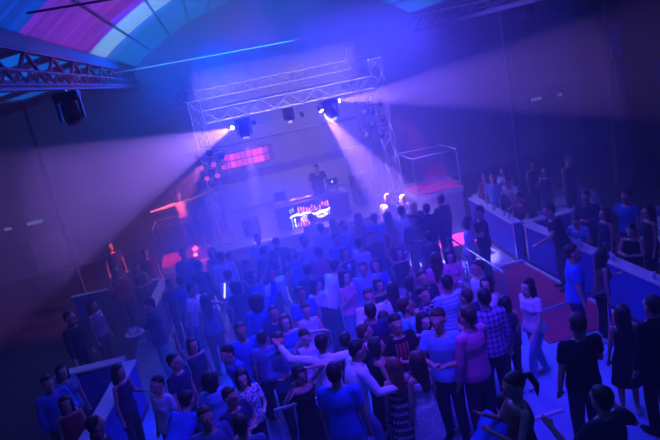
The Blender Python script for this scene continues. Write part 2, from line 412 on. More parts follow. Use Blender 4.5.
# controllers, laptops
ctl = thing('mixing_console', 'pink-lit mixing console on the booth top beside the screen edge', 'console', (1.95, 17.35, SZ+0.70))
bm = NB(); bx(bm, -0.38, 0.38, -0.16, 0.16, 0, 0.055, bev=0.01); obj('body', bm, m_black, ctl)
for x in (-0.22, 0.22):
    bm = NB(); lathe(bm, [(0.10, 0), (0.10, 0.014), (0.03, 0.016), (0.02, 0.022)], (x, 0, 0.055), 20); obj('platter', bm, m_alu, ctl)
bm = NB()
for k in range(9): bx(bm, -0.34+k*0.082, -0.29+k*0.082, -0.14, -0.115, 0.055, 0.066)
obj('button_row', bm, emis('button_pink', (1, 0.2, 0.35), 5), ctl)
for k in range(4):
    bm = NB(); lathe(bm, [(0.012, 0), (0.009, 0.025)], (-0.06+k*0.04, 0.06, 0.055), 8); obj('knob', bm, m_alu, ctl)
l = bpy.data.lights.new('console_light', 'POINT'); l.energy = 2.5; l.color = (1, 0.15, 0.4); l.shadow_soft_size = 0.1
o = bpy.data.objects.new('console_light', l); COL.objects.link(o); o.location = (1.95, 17.3, SZ+0.95)
def laptop(loc, rz, label, logo):
    t = thing('laptop', label, 'laptop', loc, rz)
    bm = NB(); bx(bm, -0.17, 0.17, -0.12, 0.12, 0, 0.018, bev=0.005); obj('keyboard_base', bm, m_alu if logo else m_black, t)
    bm = NB(); box(bm, (0, 0, 0), (0.34, 0.012, 0.23)); bmesh.ops.rotate(bm, verts=bm.verts, cent=(0, 0, 0), matrix=Matrix.Rotation(R(15), 3, 'X')); bmesh.ops.translate(bm, verts=bm.verts, vec=(0, -0.15, 0.13))
    lid = obj('lid', bm, m_black, t)
    if logo:
        bm = NB(); ball(bm, (0, -0.166, 0.135), (0.022, 0.008, 0.025)); ball(bm, (0.006, -0.170, 0.166), (0.004, 0.003, 0.009)); obj('glowing_logo', bm, emis('logo_white', (0.9, 0.95, 1), 3), lid)
    return t
def stand(loc, h, label):
    t = thing('laptop_stand', label, 'stand', loc)
    for x in (-0.15, 0.15):
        bm = NB(); tube(bm, [(x, -0.1, 0), (x, -0.06, h)], [0.012]*2, 6); tube(bm, [(x, 0.12, 0), (x, 0.08, h)], [0.012]*2, 6); obj('leg', bm, m_dark, t)
    bm = NB(); bx(bm, -0.17, 0.17, -0.12, 0.12, h, h+0.012); obj('tray', bm, m_dark, t)
stand((1.35, 17.3, SZ+0.70), 0.16, 'thin metal stand under the black laptop at the booth end')
laptop((1.35, 17.3, SZ+0.872), 0, 'black laptop open on a stand at the end of the booth', False)
stand((2.95, 17.35, SZ+0.70), 0.20, 'thin metal stand under the laptop with the glowing mark')
laptop((2.95, 17.35, SZ+0.912), 0, 'laptop with a small glowing mark on its lid, in front of the disc jockey', True)
# loudspeakers
def speaker(loc, w, h, label, rz=0):
    t = thing('loudspeaker', label, 'speaker', loc, rz, 'loudspeakers on the stage')
    bm = NB(); bx(bm, -w/2, w/2, -0.25, 0.25, 0, h, bev=0.02); obj('cabinet', bm, m_black, t)
    bm = NB(); bx(bm, -w/2+0.03, w/2-0.03, -0.265, -0.252, 0.04, h-0.04, bev=0.004); obj('grille', bm, m_dark, t)
    for z, r in ((h*0.35, w*0.34), (h*0.78, w*0.2)):
        bm = NB(); lathe(bm, [(r, 0), (r*0.9, 0.02), (r*0.3, 0.03)], (0, 0, 0), 20); bmesh.ops.rotate(bm, verts=bm.verts, cent=(0, 0, 0), matrix=Matrix.Rotation(R(90), 3, 'X')); bmesh.ops.translate(bm, verts=bm.verts, vec=(0, -0.266, z)); obj('cone', bm, m_black, t)
speaker((3.95, 18.0, SZ), 0.55, 0.95, 'black loudspeaker on the stage between the booth and the lighting tower')
speaker((0.35, 17.6, SZ), 0.5, 0.5, 'small black loudspeaker on the stage near the left lighting tower')

# ------------------------------------------------------------------ truss portal
def truss_mesh(bm, a, b, w, step, side, r=0.02):
    a, b = Vector(a), Vector(b); d = (b-a).normalized(); s = Vector(side).normalized(); t = d.cross(s)
    L = (b-a).length; n = max(1, round(L/step)); c = [(s*i+t*j)*w/2 for i, j in ((-1, -1), (1, -1), (1, 1), (-1, 1))]
    for k in range(4):
        for m in range(n):
            p = a+d*(L*m/n)+c[k if m % 2 else (k+1) % 4]; q_ = a+d*(L*(m+1)/n)+c[(k+1) % 4 if m % 2 else k]
            tube(bm, [p, q_], [r*0.75]*2, 5)
        for e in (0, L): tube(bm, [a+d*e+c[k], a+d*e+c[(k+1) % 4]], [r*0.6]*2, 5)
    return a, b, c
def truss(name, label, a, b, w, step, side, cat='truss', r=0.02):
    t = thing(name, label, cat, a); a, b = Vector((0, 0, 0)), Vector(b)-Vector(a)
    bm = NB(); _, _, c = truss_mesh(bm, a, b, w, step, side, r); obj('bracing', bm, m_alu if r > 0.015 else m_dark, t)
    for k in range(4):
        bm = NB(); tube(bm, [a+c[k], b+c[k]], [r, r], 7); obj('chord', bm, m_alu if r > 0.015 else m_dark, t)
    if cat == 'tower':
        bm = NB(); bx(bm, -0.3, 0.3, -0.3, 0.3, -0.03, 0.0); obj('base_plate', bm, m_dark, t)
    return t
truss('lighting_tower', 'aluminium lattice tower at the left end of the stage truss', (-0.42, 17.2, SZ+0.03), (-0.42, 17.2, 5.15), 0.34, 0.4, (1, 0, 0), 'tower')
truss('lighting_tower', 'aluminium lattice tower at the right end of the stage truss', (4.86, 17.2, SZ+0.03), (4.86, 17.2, 5.3), 0.34, 0.4, (1, 0, 0), 'tower')
truss('lighting_truss', 'horizontal lattice truss across the stage carrying the moving lights', (-0.24, 17.2, 4.66), (4.68, 17.2, 4.66), 0.34, 0.4, (0, 0, 1))
truss('lighting_truss', 'fainter rear lattice truss high behind the stage portal', (-0.9, 19.0, 5.25), (5.4, 19.0, 5.25), 0.28, 0.4, (0, 0, 1), 'truss', 0.014)
truss('lighting_tower', 'short lattice mast rising behind the right end of the stage truss', (4.65, 19.0, SZ+0.03), (4.65, 19.0, 5.75), 0.26, 0.4, (1, 0, 0), 'tower', 0.014)
truss('lighting_tower', 'faint lattice mast rising behind the left end of the stage truss', (-0.5, 19.0, SZ+0.03), (-0.5, 19.0, 5.75), 0.26, 0.4, (1, 0, 0), 'tower', 0.014)
bm = NB(); bx(bm, 0.35, 3.55, 17.16, 17.24, 4.87, 4.95); tag(obj('light_batten', bm, m_alu), 'long straight metal batten lying above the stage truss', 'batten')

# ------------------------------------------------------------------ lamps
lens_on = emis('lamp_lens_bright', (1.0, 0.93, 0.85), 30)
lens_dim = emis('lamp_lens_dim', (0.8, 0.75, 1.0), 1.2)
def moving_head(loc, aim, label, lens, s=1.0):
    t = thing('moving_head_light', label, 'stage light', loc, 0, 'moving lights of the stage')
    bm = NB(); bx(bm, -0.17*s, 0.17*s, -0.13*s, 0.13*s, -0.10*s, 0, bev=0.015); obj('base', bm, m_black, t)
    bm = NB()
    for x in (-0.155*s, 0.155*s): box(bm, (x, 0, -0.24*s), (0.035*s, 0.12*s, 0.30*s), bev=0.008)
    box(bm, (0, 0, -0.12*s), (0.30*s, 0.14*s, 0.04*s)); obj('yoke', bm, m_black, t)
    d = (Vector(aim)-Vector(loc)).normalized(); c = Vector((0, 0, -0.30*s))
    bm = NB(); tube(bm, [c-d*0.17*s, c-d*0.10*s, c+d*0.06*s, c+d*0.15*s], [0.09*s, 0.12*s, 0.125*s, 0.10*s], 14, caps='rf'); h = obj('head', bm, m_black, t)
    bm = NB(); tube(bm, [c+d*0.15*s, c+d*0.162*s], [0.075*s, 0.07*s], 14, caps='ff'); obj('lens', bm, lens, h)
    bm = NB(); box(bm, (0, 0, 0.03), (0.05, 0.12, 0.06)); obj('clamp', bm, m_alu, t)
    return Vector(loc)+c+d*0.18*s
def par(loc, aim, label, lens, s=1.0, group=None, arm=0):
    t = thing('par_light', label, 'stage light', loc, 0, group)
    d = (Vector(aim)-Vector(loc)).normalized()
    bm = NB(); tube(bm, [-d*0.12*s, -d*0.08*s, d*0.08*s], [0.05*s, 0.085*s, 0.09*s], 12, caps='rf'); tube(bm, [d*0.08*s, d*0.10*s], [0.10*s, 0.10*s], 12, caps='ff'); obj('can', bm, m_black, t)
    bm = NB(); tube(bm, [d*0.10*s, d*0.107*s], [0.08*s, 0.075*s], 12, caps='ff'); obj('lens', bm, lens, t)
    if arm:
        bm = NB(); tube(bm, [Vector((0, 0, 0.13*s)), Vector((0, 0.22, 0.13*s)), Vector((arm, 0.22, 0.13*s))], [0.014]*3, 6); obj('mounting_arm', bm, m_dark, t)
    bm = NB(); tube(bm, [Vector((-0.11*s, 0, 0)), Vector((-0.11*s, 0, 0.13*s)), Vector((0.11*s, 0, 0.13*s)), Vector((0.11*s, 0, 0))], [0.012*s]*4, 6); obj('bracket', bm, m_dark, t)
    return Vector(loc)+d*0.12*s
# the moving lights under the truss
p1 = moving_head((0.78, 17.2, 4.46), (0.6, 16.4, 1.0), 'moving light under the left part of the truss, pointing down', lens_dim, 1.25)
p2 = moving_head((2.10, 17.2, 4.46), (2.1, 16.0, 2.2), 'small moving light at the middle of the stage truss', lens_dim, 0.9)
p3 = moving_head((3.30, 17.2, 4.46), (4.4, 15.0, 0.6), 'moving light under the right part of the truss, hanging low', lens_dim, 1.35)
# strong profile lamps: each throws a hard beam through the haze
def profile(px, py, y, aim, label, power, ang, color=LILAC, blend=0.2, s=1.0):
    loc = at_y(px, py, y); q_ = par(loc, aim, label, lens_on, s*0.7)
    spot('profile_beam', q_, aim, power, color, ang, blend, 0.035)
    return q_
profile(234, 127, 17.0, tuple(at_y(62, 205, 12.8)), 'blazing lamp left of the left moving light, throwing the big beam to the left', 9500, 26)
profile(337, 101, 17.0, (14.5, 9.5, 3.9), 'blazing lamp right of the right moving light, throwing a beam to the right', 9000, 22)
profile(320, 109, 17.0, (4.75, 14.6, 0.3), 'blazing lamp left of the right moving light, throwing a beam down to the crowd', 17000, 25)
spot('moving_beam', p1, (0.6, 16.2, 1.0), 4500, LILAC, 17, 0.4, 0.05)
spot('moving_beam', p2, (2.2, 15.6, 1.0), 1000, LILAC, 14, 0.4, 0.05)
for px, py, lab in ((254, 123, 'tiny lamp under the truss, right of the left moving light'), (302, 115, 'tiny lamp under the truss, right of the middle moving light')):
    L_ = at_y(px, py, 17.0); q_ = par(L_, L_+Vector((0.1, -0.2, -2)), lab, lens_dim, 0.6)
    spot('pin_beam', q_, L_+Vector((0.1, -0.2, -2)), 700, LILAC, 6, 0.3, 0.02)
tower_lens = emis('lamp_lens_tower', (0.6, 0.5, 1.0), 0.5)
# clusters of lamps on the two towers
pink_lens = emis('lamp_lens_pink', (1.0, 0.15, 0.4), 0.8)
for k, (x, z) in enumerate(((-0.62, 3.72), (-0.30, 3.75), (-0.62, 3.40), (-0.28, 3.42), (-0.02, 3.60), (-0.02, 3.28), (-0.55, 3.08), (-0.25, 3.10))):
    par((x, 16.9, z), (x+0.3, 12, z-1.2), 'black lamp with pink lens clustered on the left lighting tower', pink_lens if k not in (0, 1, 4) else m_dark, 1.0, 'lamps on the left tower', -0.42-x+0.001)
for k, (x, z) in enumerate(((4.45, 4.25), (4.72, 4.05), (4.45, 3.85), (4.20, 3.95), (4.70, 3.60), (4.40, 3.45), (4.15, 3.30), (4.60, 3.15))):
    par((x, 16.9, z), (x-0.6, 12, z-1.2), 'small black lamp clustered on the right lighting tower', tower_lens if k % 3 == 0 else m_dark, 0.7, 'lamps on the right tower', 4.86-x)
spot('tower_pink_light', (4.9, 17.6, 4.3), (5.9, 17.4, 1.2), 260, PINK, 50, 0.6, 0.1)
spot('podium_pink_light', (5.3, 16.6, 3.6), (5.5, 14.4, 0.3), 300, PINK, 34, 0.5, 0.1)
# hanging fixture and wall lamps
bmx = moving_head((VX-VH, 11.0, 5.86), (-2.0, 10.2, 4.0), 'dark moving light hanging from the left roof girder', m_dark, 1.2)
par(at_y(528, 12, 15), (6, 12, 0), 'dim lamp hanging high near the right aisle roof', m_dark, 1.6)

# ------------------------------------------------------------------ dance podiums with glass cages
m_glass = bpy.data.materials.new('clear_glass'); m_glass.use_nodes = True
nt = m_glass.node_tree; nt.nodes.remove(nt.nodes['Principled BSDF'])
t_ = nt.nodes.new('ShaderNodeBsdfTransparent'); g_ = nt.nodes.new('ShaderNodeBsdfGlossy'); g_.inputs['Roughness'].default_value = 0.15
x_ = nt.nodes.new('ShaderNodeMixShader'); x_.inputs[0].default_value = 0.07; t_.inputs[0].default_value = (0.9, 0.92, 0.97, 1)
nt.links.new(t_.outputs[0], x_.inputs[1]); nt.links.new(g_.outputs[0], x_.inputs[2]); nt.links.new(x_.outputs[0], nt.nodes['Material Output'].inputs[0])
def podium(x0, x1, y0, y1, z, rail, label, sign):
    t = thing('dance_podium', label, 'podium', ((x0+x1)/2, (y0+y1)/2, 0)); w, d = (x1-x0)/2, (y1-y0)/2
    bm = NB(); bx(bm, -w+0.05, w-0.05, -d+0.05, d-0.05, 0, z-0.18); obj('body', bm, m_wall, t)
    bm = NB(); bx(bm, -w, w, -d, d, z-0.18, z-0.01, bev=0.01); obj('fascia', bm, m_white, t)
    bm = NB(); bx(bm, -w+0.02, w-0.02, -d+0.02, d-0.02, z-0.01, z); obj('top', bm, m_red, t)
    for sx in (-1, 1):
        for sy in (-1, 1):
            bm = NB(); tube(bm, [(sx*(w-0.05), sy*(d-0.05), z), (sx*(w-0.05), sy*(d-0.05), z+rail)], [0.022]*2, 8); obj('post', bm, m_alu if sign else m_dark, t)
    a, b = w-0.05, d-0.05
    for h in ((rail,) if not sign else (rail, 0.07)):
        for p, q_ in (((-a, -b), (a, -b)), ((-a, b), (a, b)), ((-a, -b), (-a, b)), ((a, -b), (a, b))):
            bm = NB(); tube(bm, [(*p, z+h), (*q_, z+h)], [0.018]*2, 8); obj('rail', bm, m_alu if sign else m_dark, t)
    bm = NB(); bx(bm, -a, a, -b-0.006, -b+0.006, z+0.09, z+rail-0.03); gl = obj('glass_panel', bm, m_glass, t)
    sg = NB()
    if sign:
        hs = (0.12, 0.2, 0.28, 0.17, 0.24, 0.36, 0.22, 0.3, 0.18, 0.26, 0.14, 0.2)
        for k, h in enumerate(hs):
            x = -0.36+k*0.06; box(sg, (x, -b-0.012, z+0.42+h/2), (0.042, 0.006, h))
        o = obj('skyline_emblem', sg, mat('emblem_red', (0.9, 0.12, 0.25), 0.5), gl)
        cu = bpy.data.curves.new('sign_text', 'FONT'); cu.body = 'CAPITOL'; cu.size = 0.26; cu.align_x = 'CENTER'; cu.extrude = 0.003
        tmp = bpy.data.objects.new('tmp', cu); COL.objects.link(tmp)
        me = bpy.data.meshes.new_from_object(tmp.evaluated_get(bpy.context.evaluated_depsgraph_get())); bpy.data.objects.remove(tmp)
        me.transform(Matrix.Translation((0, -b-0.012, z+0.2)) @ Matrix.Rotation(R(90), 4, 'X'))
        obj('sign_lettering', me, mat('lettering_white', (0.8, 0.75, 0.9), 0.5), gl)
    return t
podium(-2.35, -0.95, 16.25, 17.7, 1.0, 1.05, 'dance podium with a rail frame left of the stage, under the shirtless dancer', False)
podium(5.22, 6.70, 16.5, 17.9, 1.22, 1.10, 'pale dance podium with an empty glass cage, right of the right lighting tower', True)
bm = NB(); bx(bm, -2.6, -0.9, 16.05, 16.22, 0, 0.35, bev=0.01); tag(obj('step', bm, m_red), 'red step along the foot of the left dance podium', 'step')
t = thing('floor_lamp', 'small glowing red lamp at the foot rail of the left podium', 'lamp', (-1.32, 16.15, 1.18))
bm = NB(); ball(bm, (0, 0, 0.0), 0.055); obj('lens', bm, emis('red_lamp', (1.0, 0.12, 0.22), 9), t)
bm = NB(); lathe(bm, [(0.07, -0.06), (0.075, -0.02), (0.05, -0.01)], n=12); bx(bm, -0.015, 0.015, -0.015, 0.10, -0.17, -0.05); obj('housing', bm, m_black, t)
l = bpy.data.lights.new('red_lamp_light', 'POINT'); l.energy = 16; l.color = (1, 0.08, 0.2); l.shadow_soft_size = 0.08
o = bpy.data.objects.new('red_lamp_light', l); COL.objects.link(o); o.location = (-1.32, 16.0, 1.24)
spot('dancer_light', (-0.62, 16.7, 3.45), (-1.65, 17.0, 2.4), 1100, (1.0, 0.16, 0.25), 50, 0.6, 0.05)
# red pedestal behind the aisle rail
t = thing('pedestal', 'low red pedestal glowing in pink light behind the aisle handrail', 'pedestal', (5.4, 14.4, 0))
bm = NB(); bx(bm, -0.5, 0.5, -0.45, 0.45, 0, 0.32, bev=0.01); obj('body', bm, m_dark, t)
bm = NB(); bx(bm, -0.52, 0.52, -0.47, 0.47, 0.32, 0.36, bev=0.01); obj('top', bm, m_red, t)

# ------------------------------------------------------------------ partitions with drink ledges
def partition(a, b, h, label, group, th=0.16, lw=0.27):
    a, b = Vector((*a, 0)), Vector((*b, 0)); L = (b-a).length; d = (b-a).normalized(); rz = math.atan2(d.y, d.x)
    t = thing('partition', label, 'partition', (a+b)/2, rz, group)
    bm = NB(); bx(bm, -L/2, L/2, -th/2, th/2, 0, h-0.04); obj('panel', bm, m_navy, t)
    bm = NB(); bx(bm, -L/2, L/2, -lw/2, lw/2, h-0.04, h, bev=0.008); obj('ledge', bm, m_ledge, t)
    bm = NB(); bx(bm, -L/2+0.01, L/2-0.01, -th/2-0.012, th/2+0.012, 0, 0.08); obj('kickboard', bm, m_dark, t)
    for x in (-L/2+0.03, L/2-0.03):
        bm = NB(); bx(bm, x-0.025, x+0.025, -th/2-0.008, th/2+0.008, 0.08, h-0.04); obj('end_trim', bm, m_alu, t)
m_ledge = mat('pale_ledge', (0.62, 0.62, 0.72), 0.3, noise=0.05)
G = 'blue partitions with drink ledges'
partition((6.62, 15.8), (6.36, 12.74), 1.0, 'long blue partition with pale ledge, right of the pink pedestal', G)
partition((6.72, 15.9), (7.9, 15.9), 1.0, 'short far partition return behind the people at the right booth', G)
partition((6.50, 12.62), (7.7, 12.62), 1.0, 'short partition between the two right booths, at the corner of the red carpet', G)
partition((6.50, 12.50), (6.52, 9.9), 1.0, 'blue partition beside the red carpet with glasses on its ledge', G)
partition((6.50, 9.75), (6.46, 5.2), 1.0, 'nearest blue partition at the right edge with a bright ledge', G)
partition((-2.15, 15.3), (-2.36, 13.3), 1.0, 'dark partition with a pale slanting ledge on the left, near the podium', G)
partition((-2.3, 15.45), (-4.6, 15.75), 1.0, 'left far partition return behind the tray carrier', G, 0.1, 0.14)
partition((-2.50, 10.7), (-2.88, 8.0), 1.0, 'dark partition with broken bright ledge in the lower left', G)
partition((-2.62, 10.85), (-3.9, 10.95), 1.0, 'short ledge return in the dark lower left', G)

# ------------------------------------------------------------------ handrails
def rail(pts, h, label, posts, bars=False, r=0.024):
    t = thing('handrail', label, 'handrail', pts[0]+(0,) if len(pts[0]) == 2 else pts[0]); o0 = Vector((*pts[0][:2], 0))
    P = [Vector((*p[:2], 0))-o0 for p in pts]
    bm = NB(); tube(bm, [p+Vector((0, 0, h)) for p in P], [r]*len(P), 10); obj('rail', bm, m_railing, t)
    a, b = P[0], P[-1]
    for k in range(posts):
        p = a.lerp(b, k/(posts-1)); bm = NB(); tube(bm, [p, p+Vector((0, 0, h))], [r*0.7]*2, 8); lathe(bm, [(0.05, 0), (0.05, 0.012), (0.03, 0.02)], p, 12); obj('post', bm, m_railing, t)
    if bars:
        bm = NB(); bx(bm, -0.005, 0.005, 0.06, (b-a).length-0.06, 0.12, h-0.1)
        rr = math.atan2((b-a).y, (b-a).x)-math.pi/2; bmesh.ops.rotate(bm, verts=bm.verts, cent=(0, 0, 0), matrix=Matrix.Rotation(rr, 3, 'Z')); obj('glass_panel', bm, m_glass, t)
    return t
m_railing = mat('brushed_rail', (0.6, 0.62, 0.75), 0.25, metal=0.8, noise=0.05)
rail([(-0.12, 7.46), (2.35, 7.42)], 1.1, 'straight metal handrail crossing the front of the dance floor', 4)
rail([(4.70, 13.0), (4.67, 10.15)], 1.0, 'dark glazed handrail running beside the red carpet', 4, True)
rail([(4.30, 8.28), (5.6, 8.34)], 1.0, 'short handrail beyond the long-haired woman in the white t-shirt', 2)
rail([(-3.55, 16.6), (-2.45, 16.3)], 1.05, 'thin handrail left of the left dance podium', 2, r=0.018)

# ------------------------------------------------------------------ drinks on the ledges
m_liquid = mat('drink', (0.5, 0.35, 0.5), 0.2)
m_bglass = mat('bottle_glass', (0.05, 0.10, 0.06), 0.1, noise=0.05, spec=0.8)
m_cup = mat('glass_cup', (0.55, 0.6, 0.8), 0.12, noise=0.05, spec=0.9)
def bottle(loc, label):
    t = thing('bottle', label, 'bottle', loc, 0, 'bottles on the right ledge')
    bm = NB(); lathe(bm, [(0.030, 0), (0.034, 0.01), (0.034, 0.15), (0.014, 0.20), (0.013, 0.26)]); obj('body', bm, m_bglass, t)
    bm = NB(); lathe(bm, [(0.0345, 0.05), (0.0345, 0.12)]); obj('bottle_label', bm, m_white, t)
    bm = NB(); lathe(bm, [(0.015, 0.26), (0.015, 0.275)]); obj('cap', bm, m_alu, t)
    return t
def glass(loc, label, group, s=1.0):
    t = thing('drinking_glass', label, 'glass', loc, 0, group)
    bm = NB(); lathe(bm, [(0.030*s, 0), (0.036*s, 0.12*s), (0.034*s, 0.12*s), (0.029*s, 0.01)]); obj('tumbler', bm, m_cup, t)
    bm = NB(); lathe(bm, [(0.028*s, 0.012), (0.031*s, 0.075*s)]); obj('drink', bm, m_liquid, t)
    return t
for i, (y, n) in enumerate(((11.2, 2), (10.35, 3), (9.35, 3), (8.3, 1))):
    for k in range(n):
        glass((6.46+0.05*(k % 2), y+0.13*k, 1.0), ('glass on the blue ledge beside the red carpet', 'glass in the cluster on the ledge behind the man in blue', 'glass in the cluster behind the long-haired woman at the right', 'lone glass on the bright ledge at the right edge')[i], 'glasses on the right ledge %d' % i)
bottle((6.5, 10.8, 1.0), 'bottle on the right ledge next to the first cluster of glasses')
bottle((6.5, 9.85-0.22, 1.0), 'bottle on the right ledge between two clusters of glasses')
for k, (x, y) in enumerate(((6.40, 13.2), (6.42, 13.45), (6.46, 14.1))):
    glass((x, y, 1.0), 'glass on the long blue ledge in front of the leaning men', 'glasses on the far right ledge')

# ------------------------------------------------------------------ sofas and tables in the right booths
m_sofa = mat('sofa_leather', (0.35, 0.38, 0.62), 0.45, noise=0.1)
def sofa(loc, rz, label):
    t = thing('sofa', label, 'sofa', loc, rz, 'sofas in the right booths')
    bm = NB(); bx(bm, -1.0, 1.0, -0.4, 0.4, 0.06, 0.30, bev=0.03); obj('base', bm, m_sofa, t)
    for x in (-0.5, 0.5):
        bm = NB(); bx(bm, x-0.47, x+0.47, -0.42, 0.25, 0.30, 0.45, bev=0.05); obj('seat_cushion', bm, m_sofa, t)
        bm = NB(); bx(bm, x-0.47, x+0.47, 0.22, 0.42, 0.40, 0.92, bev=0.05); obj('back_cushion', bm, m_sofa, t)
    for x in (-1.06, 1.06):
        bm = NB(); bx(bm, x-0.09, x+0.09, -0.42, 0.42, 0.04, 0.62, bev=0.04); obj('armrest', bm, m_sofa, t)
    for x in (-0.95, 0.95):
        for y in (-0.33, 0.33):
            bm = NB(); lathe(bm, [(0.02, 0), (0.025, 0.07)], (x, y, 0), 8); obj('leg', bm, m_alu, t)
sofa((8.9, 14.6, 0), R(-100), 'pale sofa behind the people leaning on the long blue ledge')
sofa((9.6, 11.3, 0), R(-95), 'pale sofa in the nearer right booth, mostly in shadow')
def low_table(loc, label):
    t = thing('low_table', label, 'table', loc, 0, 'low tables in the right booths')
    bm = NB(); lathe(bm, [(0.36, 0.42), (0.38, 0.43), (0.38, 0.45)], n=24); obj('tabletop', bm, m_ledge, t)
    bm = NB(); lathe(bm, [(0.2, 0), (0.19, 0.02), (0.03, 0.04), (0.03, 0.42)], n=16); obj('pedestal', bm, m_alu, t)
low_table((7.75, 14.0, 0), 'round low table between the far right sofa and the partition')
low_table((8.5, 10.9, 0), 'round low table beside the nearer right sofa')

# ------------------------------------------------------------------ things on the far walls
def wall_rect(px0, py0, px1, py1, m, name, label, cat, y=22.9, h=None):
    a = at_y(px0, py0, y); b = at_y(px1, py1, y); x0, x1 = sorted((a.x, b.x)); z0, z1 = sorted((a.z, b.z))
    bm = NB(); bx(bm, x0, x1, y, YB-0.001, max(0.02, z0), z1, bev=0.008)
    return tag(obj(name, bm, m), label, cat)
wall_rect(28, 238, 79, 262, m_white, 'notice_board', 'pale upright board on the far wall in the left aisle', 'board', 22.93)
wall_rect(541, 86, 590, 73, m_white, 'poster_board', 'long pale board high on the far wall of the right aisle', 'board', 22.93)
wall_rect(514, 113, 545, 150, m_white, 'notice_board', 'large pale upright board on the far wall of the right aisle', 'board', 22.93)
tube_on = emis('exit_lamp_blue', (0.25, 0.45, 1.0), 0.3)
def wall_lamp(px, py, w, label):
    p = at_y(px, py, 22.9); t = thing('wall_lamp', label, 'lamp', (p.x, 22.93, p.z))
    bm = NB(); bx(bm, -w/2-0.03, w/2+0.03, -0.03, 0.068, -0.09, 0.09, bev=0.01); obj('housing', bm, m_dark, t)
    bm = NB(); bx(bm, -w/2, w/2, -0.045, -0.031, -0.06, 0.06, bev=0.005); obj('diffuser', bm, tube_on, t)
wall_lamp(35, 222.5, 0.55, 'small glowing blue wall lamp above the pale board in the left aisle')
wall_lamp(8, 229, 0.25, 'tiny glowing wall lamp at the far left')
wall_lamp(536, 99, 0.48, 'small glowing wall lamp in the right aisle, above the upright board')
wall_lamp(560, 94.5, 0.16, 'tiny glowing wall lamp right of the longer lamp in the right aisle')
# far right panels; the pillar's lit patches are put in as blue colour
bm = NB(); bx(bm, 11.85, 12.4, 16.56, 16.8, 0, 5.75); struct('pillar_9', bm, m_side)
for a_, mm, lab in (((11.9, 12.25, 3.9, 4.9, 16.5), m_navy2, 'narrow blue-lit patch of the upper right pillar, painted as a bright panel'), ((12.0, 12.35, 2.9, 3.85, 16.5), m_navy, 'dimmer lit patch of the pillar below the bright one, painted as a panel'),
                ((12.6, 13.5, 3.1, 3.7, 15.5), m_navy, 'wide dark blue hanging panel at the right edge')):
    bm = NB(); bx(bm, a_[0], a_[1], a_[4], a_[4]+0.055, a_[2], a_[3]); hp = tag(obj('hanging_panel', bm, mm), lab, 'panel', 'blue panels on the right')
    if a_[0] > 12.5:
        for x in (12.8, 13.3):
            bm = NB(); tube(bm, [(x, 15.53, 3.7), (x, 15.53, 5.75)], [0.01]*2, 6); obj('cord', bm, m_dark, hp)

# ------------------------------------------------------------------ people
V = Vector
def A(s, f, u): return (s, f, u)
REL = (A(.16, .02, -1), A(.06, .22, -1))
POSES = {  # arms: (upper arm, forearm) as (sideways, forward, up) per side (L, R); lean, head pitch, leg style
    'relaxed': dict(L=REL, R=REL),
    'clasp':   dict(L=(A(.22, .28, -.95), A(-.75, .8, .12)), R=(A(.22, .28, -.95), A(-.75, .8, .22)), hp=12),
    'drink':   dict(L=REL, R=(A(.22, .25, -.9), A(-.35, .7, .75)), hp=3),
    'talk':    dict(L=(A(.25, .2, -.95), A(-.2, 1, .25)), R=REL, hp=6, lean=5),
    'crossed': dict(L=(A(.2, .3, -.9), A(-1, .45, .05)), R=(A(.2, .3, -.9), A(-1, .55, .2)), hp=5),
    'dance':   dict(L=(A(.55, .35, -.75), A(.1, .8, .75)), R=(A(.6, .25, -.6), A(-.1, .9, .5)), legs='apart', lean=6),
    'up1':     dict(L=REL, R=(A(.45, .25, .85), A(.05, .25, 1)), legs='apart'),
    'up2':     dict(L=(A(.5, .15, .85), A(-.1, .2, 1)), R=(A(.5, .2, .8), A(-.25, .2, 1)), legs='apart'),
    'spread':  dict(L=(A(1, .08, .08), A(1, .1, .26)), R=(A(1, .1, -.10), A(1, .1, -.02)), legs='apart', hp=-2),
    'reach':   dict(L=(A(.35, .8, -.55), A(.1, 1, -.05)), R=REL, lean=14, hp=6),
    'armsout': dict(L=(A(.95, .3, .1), A(.55, .5, .6)), R=(A(.95, .45, -.05), A(.6, .7, .1)), lean=8, legs='apart'),
    'railhold': dict(L=REL, R=(A(.3, .55, -.75), A(-.05, 1, .08)), lean=12, hp=6, legs='walk'),
    'leanon':  dict(L=(A(.3, .7, -.75), A(-.45, .9, -.1)), R=(A(.3, .75, -.7), A(-.35, .95, -.1)), lean=32, hp=0),
    'bend':    dict(L=(A(.3, .6, -.8), A(-.1, .8, -.5)), R=(A(.35, .9, -.4), A(0, 1, -.2)), lean=58, hp=-6, legs='apart'),
    'elbow':   dict(L=(A(.75, .35, .65), A(-.8, .1, .3)), R=(A(.6, .4, .0), A(-.5, .3, .8)), hp=18, legs='apart'),
    'walk':    dict(L=(A(.2, .35, -1), A(0, .7, -.7)), R=(A(.2, -.25, -1), A(.05, .2, -1)), legs='walk', lean=4),
    'phone':   dict(L=(A(.25, .4, -.85), A(-.35, .8, .6)), R=(A(.25, .4, -.85), A(-.35, .8, .65)), hp=16),
    'tray':    dict(L=(A(.2, .1, -1), A(.1, 1, .05)), R=(A(.3, .3, -.9), A(.25, 1, .1)), hp=10),
    'hips':    dict(L=(A(.75, -.1, -.75), A(-.75, .3, -.5)), R=REL, legs='apart'),
    'deck':    dict(L=(A(.3, .45, -.85), A(-.1, 1, -.3)), R=(A(.3, .5, -.8), A(.05, 1, -.3)), lean=32, hp=18),
}
